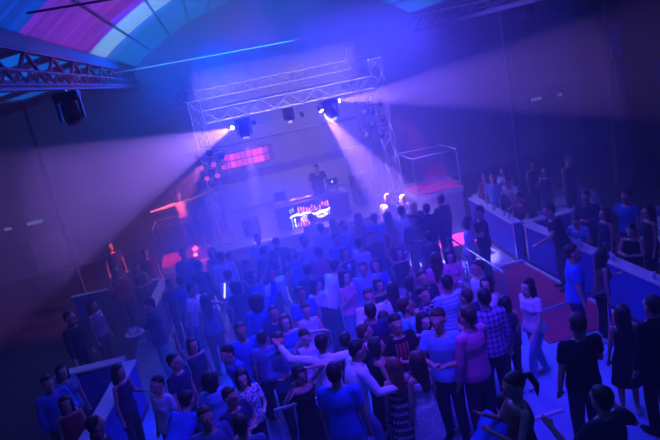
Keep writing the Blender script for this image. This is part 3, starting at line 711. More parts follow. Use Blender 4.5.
BODY = {
    'm': dict(H=1.0, sh=.180, torso=[(.0, .165, .115), (.10, .150, .105), (.22, .155, .110), (.34, .172, .122), (.42, .165, .108), (.49, .095, .075)],
              arm=(.052, .042, .038, .028), leg=(.085, .060, .054, .036), hip=.088, neck=.057),
    'f': dict(H=.945, sh=.158, torso=[(.0, .172, .118), (.10, .135, .098), (.22, .128, .095), (.34, .150, .118), (.44, .155, .092), (.49, .100, .068)],
              arm=(.041, .033, .030, .022), leg=(.086, .055, .050, .031), hip=.085, neck=.047),
}
class Rig:
    def __init__(s, sex, pose):
        b = BODY[sex]; p = POSES[pose]; s.b = b; s.p = p; s.sex = sex; L = R(p.get('lean', 0)); s.lean = L
        s.fwd = V((0, -math.cos(L), -math.sin(L))); s.up = V((0, -math.sin(L), math.cos(L))); s.sd = V((1, 0, 0))
        back = 0.16*math.sin(L)          # hips move back when the trunk leans
        s.pel = V((0, back, .95)); s.T = lambda x, f, u: s.pel + s.sd*x + s.fwd*f + s.up*u
        s.neck = s.T(0, 0.0, .51); hd = (s.up*0.6+V((0, -.10, 1))*0.4).normalized() if L > .3 else (s.up+V((0, -.12, 0))).normalized()
        s.headc = s.neck+hd*.155
        hp = R(p.get('hp', 0))+L*0.45
        s.HM = Matrix.Rotation(hp, 3, 'X')   # tips the face (-Y) downwards
        s.arms = []
        for side, key in ((1, 'L'), (-1, 'R')):
            u, f = p[key]; fl = lambda v: (s.sd*(v[0]*side)+s.fwd*v[1]+s.up*v[2]).normalized()
            sh = s.T(side*s.b['sh'], 0, .455+max(0, u[2])*.03); el = sh+fl(u)*.29; wr = el+fl(f)*.255; s.arms.append((sh, el, wr, fl(f), side))
        s.legs = []; st = p.get('legs', 'stand')
        for side in (1, -1):
            hipj = s.pel+V((side*b['hip'], 0, -.04))
            fx, fy, lift = side*.10, .03, 0.0
            if st == 'apart': fx = side*.19
            if st == 'walk': fy = -.24*side; fx = side*.09
            fy += back*.2
            an = V((fx, fy, .085)); kn = hipj.lerp(an, .51)+V((0, -.035-(.05 if st != 'stand' else 0)*(1 if side > 0 else .4), 0)); s.legs.append((hipj, kn, an, side))
    def torso(s, bm, inf=0.0, u0=-.07, u1=.49, caps='ff', flare=0.0):
        tr = [(-.07, s.b['torso'][0][1]*.93, s.b['torso'][0][2]*.98)]+s.b['torso']
        def rad(u):
            for (a, x, y), (c, x2, y2) in zip(tr, tr[1:]):
                if u <= c: k = (u-a)/(c-a); return (x+(x2-x)*k, y+(y2-y)*k)
            return tr[-1][1:]
        us = sorted({u0, u1} | {t[0] for t in tr if u0 < t[0] < u1})
        pts = [s.T(0, (.012 if u > .2 else 0), u) for u in us]
        rr = [(rad(u)[0]+inf+flare*max(0, .2-u), rad(u)[1]+inf+flare*max(0, .2-u)) for u in us]
        tube(bm, pts, rr, 16, side=s.sd, caps=caps)
        if s.sex == 'f' and u1 > .3:
            for x in (-.065, .065): ball(bm, s.T(x, .075, .315), .062+inf*.8, seg=10, rings=8)
    def arm(s, bm, i, inf=0.0, to=2.0, caps='rr'):
        sh, el, wr, d, side = s.arms[i]; a = s.b['arm']
        pts = [sh]; rr = [a[0]+inf*.8]
        if to < 1: pts.append(sh.lerp(el, to)); rr.append(a[0]+(a[1]-a[0])*to+inf*1.15)
        else:
            pts += [sh.lerp(el, .5), el]; rr += [a[0]*.92+inf, a[1]+inf]
            k = to-1
            if k > 0: pts += [el.lerp(wr, .3*k/1), el.lerp(wr, k)]; rr += [a[2]*1.03+inf, (a[2]+(a[3]-a[2])*k)+inf]
        tube(bm, pts, rr, 10, caps=caps)
        # shoulder bridge
        tube(bm, [s.T(side*.05, 0, .43), sh], [(.058+inf*.8, .06+inf*.8), (a[0]+inf*.7)], 10, caps='rr')
    def hand(s, bm, i):
        sh, el, wr, d, side = s.arms[i]; k = .92 if s.sex == 'f' else 1
        sidev = d.cross(V((0, 0, 1)) if abs(d.z) < .8 else V((0, -1, 0))).normalized(); nrm = d.cross(sidev).normalized()
        palm = wr+d*.085*k
        tube(bm, [wr-d*.01, wr+d*.03*k, palm], [(.024*k, .02*k), (.036*k, .017*k), (.041*k, .015*k)], 10, side=sidev, caps='rr')
        for j, ln in enumerate((.068, .078, .072, .056)):
            o = palm+sidev*((j-1.5)*.0205*k)-d*.01; c1 = o+d*ln*.5*k+nrm*.004; c2 = c1+(d*.75-nrm*.65).normalized()*ln*.5*k
            tube(bm, [o, c1, c2], [.0098*k, .0092*k, .0080*k], 6)
        t0 = wr+d*.03*k+sidev*.028*k*side; t1 = t0+(d*.6+sidev*side*.8).normalized()*.036*k; tube(bm, [t0, t1, t1+(d-nrm*.3).normalized()*.032*k], [.012*k, .0105*k, .009*k], 6)
    def leg(s, bm, i, inf=0.0, to=2.0, caps='rr', wide=0.0):
        hj, kn, an, side = s.legs[i]; l = s.b['leg']
        top = hj+V((0, 0, .03))
        if to <= 1: pts = [top, hj.lerp(kn, to)]; rr = [l[0]+inf, l[0]+(l[1]-l[0])*to+inf+.01]
        else:
            k = to-1; pts = [top, hj.lerp(kn, .5), kn, kn.lerp(an, min(.3, k)), kn.lerp(an, k)]
            rr = [l[0]+inf, l[0]*.86+inf, l[1]+inf, l[2]*1.06+inf, l[3]+(l[2]-l[3])*(1-k)+inf+wide]
        tube(bm, pts, rr, 12, caps=caps)
    def foot(s, bm, i, inf=0.0):
        an = s.legs[i][2]; sx = s.legs[i][3]*.25
        d = V((sx, -1, 0)).normalized(); base = V((an.x, an.y, .035+inf*.4))
        tube(bm, [base-d*.05, base+d*.03, base+d*.11, base+d*.165], [(.034+inf, .034+inf), (.038+inf, .038), (.044+inf, .027), (.034+inf, .019)], 10, side=V((0, 0, 1)).cross(d))
        tube(bm, [an+V((0, 0, .03)), base], [.036+inf*.5, .035+inf*.5], 10)
BODY_C, GARM_C = {}, {}
HK = 1.09
def head_mesh(bm, s, yaw):
    c = s.headc; M = s.HM @ Matrix.Rotation(yaw, 3, 'Z') if False else Matrix.Rotation(yaw, 3, 'Z') @ s.HM
    k = HK if s.sex == 'm' else .96*HK
    P = lambda x, y, z: c+M @ V((x*k, y*k, z*k))
    ball(bm, P(0, .008, .022), (.077*k, .096*k, .095*k), M); ball(bm, P(0, -.022, -.045), (.060*k, .070*k, .078*k), M)
    ball(bm, P(0, -.055, -.093), (.032*k, .030*k, .026*k), M)
    tube(bm, [P(0, -.092, .022), P(0, -.112, -.022)], [.009*k, .016*k], 8)      # nose
    tube(bm, [P(-.045, -.083, .034), P(0, -.094, .030), P(.045, -.083, .034)], [.007*k, .009*k, .007*k], 8)   # brow
    tube(bm, [P(-.020, -.088, -.056), P(.020, -.088, -.056)], [.010*k, .010*k], 8)
    for x in (-.078, .078): ball(bm, P(x, .012, -.005), (.012*k, .024*k, .034*k), M, seg=10, rings=8)
    return M, P, k
def body_mesh(sex, pose, yaw):
    key = (sex, pose, yaw)
    if key in BODY_C: return BODY_C[key]
    s = Rig(sex, pose); bm = NB(); s.torso(bm, 0, -.02, .49, 'rf')
    for i in (0, 1): s.arm(bm, i); s.hand(bm, i); s.leg(bm, i); s.foot(bm, i)
    M, P, k = head_mesh(bm, s, R(yaw))
    n = s.b['neck']; tube(bm, [s.T(0, 0, .44), s.neck, s.headc-(M @ V((0, -.02, .05)))], [(n*1.5, n*1.25), n, n*.98], 12, side=s.sd, caps='rr')
    me = remesh(bm, .0125, 2, 'person_%s_%s' % (sex, pose))
    b2 = NB(); b2.from_mesh(me); bpy.data.meshes.remove(me)
    for x in (-.031, .031):   # eyes, brows and lips as coloured pieces of the one body mesh
        ball(b2, P(x, -.082, .008), .0098*k, M, 1, 8, 6); ball(b2, P(x, -.0895, .008), (.005*k, .003*k, .005*k), M, 2, 8, 6)
        tube(b2, [P(x-.016, -.094, .034), P(x+.016, -.094, .034)], [.0022, .0022], 5, mi=2)
    ball(b2, P(0, -.0995, -.057), (.021*k, .005*k, .0065*k), M, 3, 10, 6)
    me = bpy.data.meshes.new('person_%s_%s' % (sex, pose)); b2.to_mesh(me); b2.free()
    for _ in range(4): me.materials.append(None)
    BODY_C[key] = (me, s); return BODY_C[key]
def garment(kind, sex, pose, yaw=0):
    key = (kind, sex, pose, yaw if kind.startswith('hair') else 0)
    if key in GARM_C: return GARM_C[key]
    s = Rig(sex, pose); bm = NB(); vox, sm = .0135, 2
    if kind in ('tee', 'shirt', 'tank'):
        s.torso(bm, .019, -.085 if kind != 'tank' else -.04, .475, 'ff', .065)
        if kind != 'tank':
            for i in (0, 1): s.arm(bm, i, .016 if kind == 'tee' else .015, .62 if kind == 'tee' else 1.93, 'rf')
            tube(bm, [s.T(0, 0, .45), s.T(0, 0, .50)], [(s.b['neck']*1.6, s.b['neck']*1.4), (s.b['neck']*1.15,)*2], 12, side=s.sd, caps='ff')
            if kind == 'shirt': tube(bm, [s.T(0, 0, .48), s.T(0, .005, .535)], [s.b['neck']*1.25, s.b['neck']*1.3], 12, caps='ff')
        else:
            for x in (-.1, .1): tube(bm, [s.T(x, .02, .40), s.T(x*.95, 0, .49), s.T(x, -.03, .40)], [.026]*3, 8)
    elif kind in ('dress', 'skirt'):
        if kind == 'dress':
            s.torso(bm, .012, -.05, .42, 'ff')
            for x in (-.085, .085): tube(bm, [s.T(x, .06, .38), s.T(x, 0, .485), s.T(x, -.05, .38)], [.015]*3, 8)
        w = s.b['torso'][0][1]; h = s.pel
        tube(bm, [h+V((0, 0, .08)), h+V((0, 0, -.06)), h+V((0, .01, -.25)), h+V((0, .01, -.44))], [(w*.9, .125), (w+.02, .14), (w+.035, .16), (w+.06, .185)], 18, side=V((1, 0, 0)), caps='ff')
    elif kind in ('trousers', 'shorts'):
        tube(bm, [s.pel+V((0, 0, .06)), s.pel+V((0, 0, -.02)), s.pel+V((0, 0, -.12))], [(s.b['torso'][0][1]*.93+.014, .124), (s.b['torso'][0][1]+.016, .136), (.15, .125)], 14, side=V((1, 0, 0)), caps='fr')
        for i in (0, 1): s.leg(bm, i, .014, 1.95 if kind == 'trousers' else .9, 'rf', .012)
    elif kind.startswith('shoe'):
        s.foot(bm, int(kind[-1]), .009); vox = .012
    elif kind.startswith('hair'):
        h = kind.split('_')[1]; c = s.headc; M = Matrix.Rotation(R(yaw), 3, 'Z') @ s.HM; k = HK if sex == 'm' else .96*HK
        P = lambda x, y, z: c+M @ V((x*k, y*k, z*k))
        ball(bm, P(0, .030, .044), (.083*k, .092*k, .088*k), M)
        if h in ('short', 'crop'): ball(bm, P(0, -.012, .092), (.058*k, .048*k, .032*k), M); ball(bm, P(0, .06, -.01), (.070*k, .045*k, .065*k), M)
        if h in ('long', 'bob', 'curly'):
            r = 1.12 if h != 'curly' else 1.45
            ball(bm, P(0, .034, .030), (.088*r*k, .090*r*k, .092*r*k), M)
            ball(bm, P(0, -.014, .092), (.064*k, .050*k, .034*k), M)
            for x in (-.078, .078):
                e = V((x*1.1, .03+.03*(h == 'long'), -.30 if h == 'long' else -.12)); a = P(x, .0, .03)
                tube(bm, [a, P(x*1.06, .01, -.06), c+Matrix.Rotation(R(yaw), 3, 'Z') @ e+s.fwd*0.0-(V((0, 0, 0)))], [(.026, .045), (.028, .045), (.016, .04)], 8, side=M @ V((1, 0, 0)))
            zb = (-.36 if h == 'long' else -.12)
            bk = V((0, .085+(.04 if h == 'long' else 0), zb))
            if s.lean > .3: bk = V((0, .05, -.2))
            tube(bm, [P(0, .06, .03), P(0, .085, -.07), c+Matrix.Rotation(R(yaw), 3, 'Z') @ bk], [(.085*r, .05), (.088*r, .045), (.062*r, .022)], 12, side=Matrix.Rotation(R(yaw), 3, 'Z') @ V((1, 0, 0)))
        if h == 'bun': ball(bm, P(0, .118, .055), (.042, .036, .042), M); ball(bm, P(0, -.012, .088), (.06*k, .048*k, .032*k), M)
        if h == 'pony':
            ball(bm, P(0, -.012, .088), (.06*k, .048*k, .032*k), M)
            tube(bm, [P(0, .10, .06), P(0, .16, .03), P(0, .18, -.10), P(0, .15, -.20)], [.022, .034, .030, .012], 8)
        if h == 'cap': tube(bm, [P(0, -.05, .062), P(0, -.15, .048)], [(.07, .012), (.055, .007)], 10, side=M @ V((1, 0, 0)))
        vox, sm = .0115, 4 if h != 'curly' else 1
    me = remesh(bm, vox, sm, kind); me.materials.append(None); GARM_C[key] = me; return me
SKIN = {'l': mat('skin_light', (0.72, 0.44, 0.36), 0.55, noise=0.06), 'm': mat('skin_medium', (0.58, 0.32, 0.24), 0.55, noise=0.06), 't': mat('skin_tanned', (0.46, 0.24, 0.17), 0.55, noise=0.06)}
EYEW = mat('eye_white', (0.8, 0.8, 0.8), 0.3, noise=0.02); DARKH = mat('eye_dark', (0.03, 0.02, 0.02), 0.4); LIP = mat('lips', (0.55, 0.16, 0.18), 0.5)
HAIRC = {'k': mat('hair_black', (0.02, 0.015, 0.015), 0.55, noise=0.4, nscale=40, bump=.3), 'b': mat('hair_brown', (0.07, 0.035, 0.02), 0.55, noise=0.4, nscale=40, bump=.3),
         'r': mat('hair_auburn', (0.16, 0.05, 0.03), 0.55, noise=0.4, nscale=40, bump=.3), 'y': mat('hair_blond', (0.75, 0.58, 0.36), 0.5, noise=0.3, nscale=40, bump=.3)}
CLR = {'white': (.80, .82, .85), 'pale': (.55, .60, .72), 'grey': (.30, .33, .42), 'black': (.015, .015, .02), 'navy': (.03, .04, .12), 'dark': (.05, .05, .07), 'blue': (.05, .16, .70),
       'sky': (.22, .45, .80), 'cyan': (.15, .55, .70), 'red': (.55, .06, .10), 'wine': (.25, .03, .07), 'pink': (.85, .25, .50), 'magenta': (.72, .16, .42), 'purple': (.35, .18, .50),
       'denim': (.12, .20, .42), 'jeans': (.20, .32, .60), 'brown': (.18, .09, .07), 'green': (.08, .5, .35), 'skin': (.5, .3, .24)}
def clr(spec):
    p = spec.split(':'); return fabric(CLR[p[0]], p[1], CLR[p[2]]) if len(p) == 3 else fabric(CLR[p[0]])
def put(me, name, mats, parent):
    o = bpy.data.objects.new(name, me); COL.objects.link(o)
    if parent is not None: o.parent = parent
    for i, m in enumerate(mats): o.material_slots[i].link = 'OBJECT'; o.material_slots[i].material = m
    return o
SPOTS = []
def person(px, py, sex, pose, facing, top, bottom, hair, label, group='clubbers on the dance floor', z0=0.0, scale=None, y=None, yaw=0, skin='m', xy=None):
    rnd = random.Random(px*1000+py); sc = scale or (BODY[sex]['H']*rnd.uniform(1.0, 1.06))
    me, s = body_mesh(sex, pose, yaw); rz = R(facing); hc = s.headc*sc; hr = Matrix.Rotation(rz, 3, 'Z') @ hc
    if xy: P = V((xy[0]+hr.x, xy[1]+hr.y, 0))
    elif y is not None: P = at_y(px, py, y); z0 = P.z-hr.z if z0 is None else z0
    else: P = at_z(px, py, z0+hr.z)
    o = put(me, 'person', (SKIN[skin], EYEW, DARKH, LIP), None); o.location = (P.x-hr.x, P.y-hr.y, z0); o.rotation_euler.z = rz; o.scale = (sc, sc, sc)
    tag(o, label, 'person', group); SPOTS.append((o, px, py, label))
    if top:
        k, c = top.split(' ')
        if k != 'none': put(garment(k, sex, pose), {'tee': 't_shirt', 'shirt': 'shirt', 'tank': 'tank_top', 'dress': 'dress'}[k], [clr(c)], o)
    if bottom and bottom != '-':
        k, c = bottom.split(' '); put(garment(k, sex, pose), k, [clr(c)], o)
    shc = clr('black') if rnd.random() < .65 else clr('pale')
    for i in (0, 1): put(garment('shoe%d' % i, sex, pose), 'shoe', [shc], o)
    if hair:
        h, c = hair.split(' '); put(garment('hair_'+h, sex, pose, yaw), 'hair' if h != 'cap' else 'cap', [HAIRC[c] if h != 'cap' else clr('navy')], o)
    return o

# who stands where: head seen at (px, py), pose, facing (0 = towards the balcony, 90 = right, 180 = to the stage)
P_ = person
G1, G2, G3, G4 = 'clubbers on the dance floor', 'guests in the right booths', 'guests on the left side', 'people on stage and podium'
# --- stage and podium
P_(316, 168, 'm', 'deck', 0, 'tee black', 'trousers dark', 'short k', 'disc jockey in a black t-shirt bent over the booth with the glowing screen', G4, SZ, y=None, skin='m')
P_(178, 196, 'm', 'spread', 8, None, 'trousers dark', 'crop k', 'shirtless dancer with both arms spread wide in red light on the left podium', G4, 1.0, skin='l')
# --- front of the dance floor
P_(335, 373, 'm', 'relaxed', 158, 'tee blue', 'trousers jeans', 'short k', 'man in a bright blue t-shirt seen from behind at the front handrail', scale=1.14)
P_(358, 350, 'm', 'railhold', 100, 'shirt white', 'trousers jeans', 'short k', 'man in a white long-sleeved top and light jeans leaning towards the front handrail', yaw=0, scale=1.14)
P_(346, 340, 'm', 'relaxed', 150, 'tee dark', 'trousers dark', 'short k', 'dark-haired man half hidden directly behind the man in the white long-sleeved top', scale=0.97)
P_(322, 343, 'm', 'armsout', 165, 'shirt white', 'trousers denim', 'short k', 'man in a white shirt dancing with both arms held out, back to the balcony', scale=1.1)
P_(365, 332, 'm', 'relaxed', 95, 'tee navy', 'trousers dark', 'short b', 'short-haired man in profile looking right, behind the white long-sleeved top', scale=1.0)
P_(377, 346, 'f', 'drink', 85, 'dress black', '-', 'bob k', 'woman with dark bobbed hair and bare arms, between the white top and the front rail')
P_(394, 366, 'f', 'relaxed', 185, 'dress dark:band:pale', '-', 'long r', 'auburn-haired woman from behind in a dark dress with rows of pale dots at the handrail', scale=0.95)
P_(416, 361, 'f', 'relaxed', 205, 'dress pale:floral:white', '-', 'long b', 'brown-haired woman from behind in a pale lace dress at the right end of the handrail', scale=1.02)
P_(396, 324, 'm', 'clasp', 5, 'tee black:print:red', 'trousers dark', 'short k', 'man in a black t-shirt with a red block print, hands together', scale=1.08)
P_(438, 320, 'm', 'clasp', -35, 'tee sky', 'trousers dark', 'short b', 'sturdy man in a light grey-blue t-shirt with hands clasped, right of the handrail end', scale=1.18)
P_(424, 321, 'f', 'talk', 12, 'tank black', 'trousers dark', 'long k', 'smiling dark-haired woman in a black top just left of the grey-blue t-shirt', skin='l', scale=1.02)
P_(467, 317, 'm', 'drink', 205, 'shirt magenta', 'trousers dark', 'short b', 'man in a pink long-sleeved shirt seen from behind', scale=1.18)
P_(484, 298, 'm', 'talk', 170, 'shirt purple:check:navy', 'trousers dark', 'short k', 'man in a purple checked shirt from behind, next to the pink shirt', scale=1.14)
P_(466, 297, 'm', 'relaxed', -150, 'tee navy', 'trousers dark', 'short b', 'brown-haired head between the turquoise shirt and the purple checked shirt')
P_(446, 283, 'm', 'relaxed', 190, 'tee cyan:stripe:pale', 'trousers dark', 'short k', 'man from behind in a finely striped turquoise t-shirt', scale=1.1)
P_(486, 284, 'f', 'drink', -40, 'tank white', 'trousers jeans', 'long k', 'long-haired woman in a white top looking left, behind the purple checked shirt', skin='l')
P_(477, 268, 'm', 'drink', -80, 'tank white', 'shorts denim', 'short b', 'man in a white sleeveless top looking left, beside the glazed handrail')
P_(504, 303, 'f', 'relaxed', 180, 'tank dark', 'trousers dark', 'bob k', 'dark bobbed head from behind between the checked shirt and the woman in white')
P_(527, 287, 'f', 'walk', -70, 'tee white', 'trousers jeans', 'long k', 'long-haired woman in a white t-shirt and jeans walking left on the red carpet edge', skin='l')
P_(514, 386, 'f', 'phone', -95, 'tank brown', 'trousers dark', 'pony k', 'woman with a dark ponytail and bare shoulders close to the balcony, hands raised in front', scale=1.16)
P_(507, 404, 'm', 'bend', 110, 'tee blue', 'trousers dark', 'short k', 'bent figure in a bright blue t-shirt in front of the bare-shouldered woman')
P_(577, 324, 'm', 'drink', 175, 'tee black', 'trousers dark', 'short b', 'broad man in a black t-shirt from behind on the bright blue floor at right', scale=1.16)
P_(601, 399, 'm', 'dance', 190, 'tee dark', 'trousers dark', 'crop b', 'dim man from behind with one bent forearm at the bottom right corner', scale=1.12)
P_(573, 253, 'm', 'relaxed', 70, 'tee blue', 'trousers navy', 'short b', 'man in a bright blue t-shirt facing right, beside the blue partition', scale=1.1)
P_(603, 256, 'f', 'talk', 75, 'tank brown', 'trousers black', 'long k', 'long-haired woman with bare shoulders in dark clothes facing right at the ledge')
P_(652, 306, 'm', 'relaxed', 185, 'shirt black', 'trousers black', 'short k', 'almost black figure at the right edge under the bright ledge', scale=1.12)
P_(622, 313, 'f', 'relaxed', 160, 'dress black', '-', 'long k', 'dark woman with a pale bare arm, left of the almost black figure')
# --- right aisle and booths
P_(549, 211, 'm', 'reach', -100, 'tee black', 'trousers dark', 'short b', 'man in a black t-shirt leaning forward with one arm out, at the partition corner', G2, scale=1.1)
P_(576, 222, 'm', 'leanon', -60, 'tee sky', 'trousers dark', 'short k', 'man in a blue t-shirt leaning over the ledge towards the red carpet', G2, scale=0.9)
P_(631, 231, 'm', 'clasp', -60, 'tank black', 'trousers dark', 'short k', 'man in a black tank top with bare arms behind the ledge at the right edge', G2, scale=0.9)
P_(586, 197, 'm', 'clasp', -50, 'shirt navy', 'trousers dark', 'short k', 'dim man in a dark blue shirt standing in the right booth', G2)
P_(626, 197, 'm', 'drink', -70, 'tee blue', 'trousers dark', 'short b', 'dim man in a blue t-shirt at the back of the right booth', G2)
P_(568, 160, 'm', 'relaxed', 20, 'tank navy', 'trousers dark', 'short b', 'tall dim man with a light blue shoulder standing at the far sofa', G2, scale=1.08)
P_(532, 164, 'f', 'relaxed', 0, 'tank dark', 'trousers dark', 'long k', 'faint woman standing in front of the far wall behind the right booth', G2)
P_(503, 171, 'f', 'talk', -40, 'tee pale', 'trousers dark', 'long b', 'woman in a pale top behind the man in the white t-shirt at the long ledge', G2)
P_(507, 182, 'm', 'leanon', -60, 'tee white', 'trousers dark', 'short b', 'man in a white t-shirt leaning on the long blue ledge', G2)
P_(518, 198, 'm', 'leanon', -75, 'tee brown', 'trousers dark', 'crop b', 'man with cropped hair in a dark brown t-shirt with elbows on the long blue ledge', G2, scale=0.97)
P_(493, 178, 'm', 'relaxed', -30, 'tee sky', 'trousers dark', 'short k', 'man in a light blue t-shirt at the far end of the long blue ledge', G2)
P_(484, 177, 'f', 'relaxed', -20, 'tank wine', 'trousers dark', 'long k', 'woman in a dark red top at the very far end of the long blue ledge', G2)
P_(545, 172, 'f', 'drink', -60, 'tank navy', 'trousers dark', 'long b', 'faint long-haired woman between the far sofa and the tall man', G2)
P_(604, 214, 'f', 'relaxed', -90, 'tank navy', 'trousers dark', 'long k', 'faint woman looking left behind the glasses on the ledge', G2)
P_(648, 212, 'f', 'drink', -100, 'tank dark', 'trousers dark', 'long k', 'faint dark woman at the right edge behind the tank-top man', G2)
P_(479, 212, 'm', 'phone', -95, 'tee black', 'trousers dark', 'short b', 'man in a black t-shirt looking left beside the glazed handrail, hands raised', scale=1.06)
P_(469, 222, 'f', 'talk', 60, 'tee pale', 'trousers jeans', 'bob b', 'woman in a pale top facing the man in the black t-shirt at the glazed handrail', skin='l')
# --- group right of the stage
P_(440, 200, 'm', 'relaxed', 205, 'shirt dark', 'trousers black', 'short b', 'tall man in a dark jacket in front of the pale podium, head bowed left', scale=1.06)
P_(426, 209, 'm', 'relaxed', 190, 'shirt black', 'trousers black', 'short k', 'broad man in black from behind, left of the dark jacket', scale=1.02)
P_(414, 207, 'm', 'talk', 10, 'tee dark', 'trousers dark', 'crop y', 'fair crop-haired man lit by the right beam, facing the balcony')
P_(413, 220, 'm', 'clasp', -8, 'shirt black', 'trousers black', 'short k', 'man in a black shirt facing the balcony below the fair crop-haired man')
P_(402, 211, 'm', 'relaxed', 130, 'tee white', 'trousers denim', 'short k', 'man in a white t-shirt and blue jeans standing tall left of the black shirts', scale=1.05)
P_(388, 216, 'f', 'relaxed', 150, 'dress wine', '-', 'long k', 'dark-haired woman in a wine-red dress, left of the tall white t-shirt')
P_(387, 199, 'm', 'relaxed', -40, 'tee pale', 'trousers dark', 'short y', 'blond man glowing at the edge of the right beam, the left one of two')
P_(404, 199, 'f', 'relaxed', 40, 'tee pale', 'trousers dark', 'bob y', 'blond woman glowing in the right beam near the tower foot')
P_(374, 218, 'm', 'relaxed', 180, 'tee blue', 'trousers dark', 'short b', 'man in a blue t-shirt from behind, left of the wine-red dress')
P_(358, 217, 'f', 'relaxed', 170, 'dress black', '-', 'long k', 'woman with long black hair from behind near the stage edge')
P_(428, 237, 'f', 'relaxed', 185, 'tee navy', 'trousers navy', 'short k', 'figure in a navy t-shirt below the broad man in black')
P_(450, 256, 'f', 'clasp', -15, 'tee pink', 'trousers dark', 'long k', 'dark-haired woman in a pink top facing the balcony', skin='l', scale=0.93)
P_(436, 259, 'f', 'relaxed', 160, 'tee pink', 'trousers jeans', 'long b', 'woman in a hot pink top from behind, touching shoulders with the pink-topped brunette', scale=1.04)
P_(399, 253, 'f', 'up1', 5, 'tank black', 'trousers pale', 'long k', 'woman in a black top and pale trousers with one arm raised', skin='l')
P_(389, 239, 'f', 'talk', 60, 'tank navy', 'trousers dark', 'long b', 'woman in a navy top just behind the pale trousers', scale=0.92)
P_(376, 265, 'f', 'relaxed', -20, 'tee blue', 'trousers dark', 'long k', 'woman with a pale face in a vivid blue top, right of the light blue shirt', skin='l')
P_(363, 269, 'm', 'relaxed', -10, 'shirt sky', 'trousers dark', 'short b', 'broad man in a light blue shirt facing the balcony, middle of the crowd', scale=1.05)
P_(345, 277, 'f', 'drink', 30, 'tank pink', 'trousers jeans', 'long k', 'dark-haired woman in a dusty pink top right of the big white back', skin='l', scale=1.03)
P_(336, 266, 'm', 'leanon', 125, 'shirt white', 'trousers dark', 'short k', 'big man in a white shirt from behind, in the middle of the crowd', scale=1.1)
P_(319, 252, 'm', 'relaxed', 175, 'tee red', 'trousers dark', 'short k', 'man in a red t-shirt from behind, below the glowing screen')
P_(308, 270, 'm', 'relaxed', 170, 'tee navy', 'trousers dark', 'crop k', 'dark-haired head in front of the red t-shirt')
P_(316, 285, 'f', 'reach', 60, 'tee white', 'trousers denim', 'long k', 'long-haired woman in a white top facing right, left of the big white back', skin='l')
P_(306, 310, 'f', 'clasp', 5, 'tank pale', 'trousers dark', 'short b', 'pale-faced person in a pale tank top facing the balcony, left of centre', skin='l')
P_(369, 297, 'm', 'drink', -5, 'shirt white', 'trousers dark', 'short b', 'short-haired man in a white shirt facing the balcony, behind a dark blue back')
P_(370, 311, 'm', 'relaxed', 182, 'tee navy', 'trousers dark', 'short k', 'man in a dark blue t-shirt from behind, in front of the white shirt facing us', scale=1.08)
P_(379, 285, 'f', 'drink', 15, 'tank black', 'trousers dark', 'bob k', 'bob-haired woman in black between the light blue shirt and the white back')
P_(392, 289, 'f', 'relaxed', 175, 'tank white', 'trousers dark', 'long k', 'dark-haired woman from behind in a white top, above the red block print')
P_(406, 306, 'm', 'relaxed', 100, 'tee cyan', 'trousers dark', 'short b', 'man in a turquoise t-shirt in profile behind the red block print', scale=1.07)
P_(383, 317, 'f', 'relaxed', 185, 'tank wine', 'trousers dark', 'long b', 'brown-haired woman from behind left of the red block print', scale=0.9)
P_(411, 283, 'f', 'talk', 80, 'tank dark', 'trousers dark', 'bob k', 'dark-bobbed woman between the pale trousers and the patterned dark shirt', scale=0.92)
P_(423, 278, 'm', 'relaxed', 5, 'shirt dark', 'trousers dark', 'short b', 'man in a dark shirt left of the striped turquoise t-shirt', scale=1.01)
P_(433, 270, 'f', 'talk', -70, 'tank navy', 'trousers dark', 'long k', 'dark-haired woman just above the striped turquoise t-shirt', scale=0.84)
P_(424, 295, 'm', 'drink', 20, 'shirt navy:floral:pale', 'trousers dark', 'short k', 'man in a dark patterned shirt above the smiling woman')
P_(415, 312, 'f', 'relaxed', 10, 'tank dark', 'trousers dark', 'long b', 'pale-faced woman peeking out behind the smiling woman', skin='l', scale=0.95)
P_(361, 243, 'm', 'talk', 120, 'tee pale', 'trousers dark', 'short b', 'man in a pale t-shirt turned right, below the long black hair', scale=1.08)
P_(345, 253, 'f', 'drink', 20, 'tank black', 'trousers dark', 'long k', 'woman in a black top holding a drink right of the red t-shirt')
P_(373, 237, 'm', 'relaxed', 0, 'shirt dark', 'trousers dark', 'crop b', 'man with cropped hair in a dark shirt facing the balcony, below the blue back', scale=1.05)
P_(337, 239, 'm', 'relaxed', 20, 'shirt blue', 'trousers dark', 'short k', 'man in a blue shirt just below the right corner of the glowing screen')
P_(304, 241, 'm', 'relaxed', 10, 'shirt pale', 'trousers dark', 'short k', 'man in a pale shirt facing the balcony under the left half of the glowing screen')
P_(321, 228, 'm', 'relaxed', 160, 'shirt pale', 'trousers dark', 'short k', 'man in a pale shirt from behind, overlapping the right half of the glowing screen')
P_(311, 218, 'm', 'relaxed', 180, 'tee pale', 'trousers dark', 'short k', 'head and pale shoulders right in front of the glowing screen')
P_(333, 223, 'f', 'relaxed', 180, 'tank navy', 'trousers dark', 'long k', 'long-haired woman from behind at the right edge of the glowing screen')
P_(344, 226, 'm', 'drink', 30, 'tee sky', 'trousers dark', 'short b', 'man in a light blue t-shirt between the screen and the long black hair')
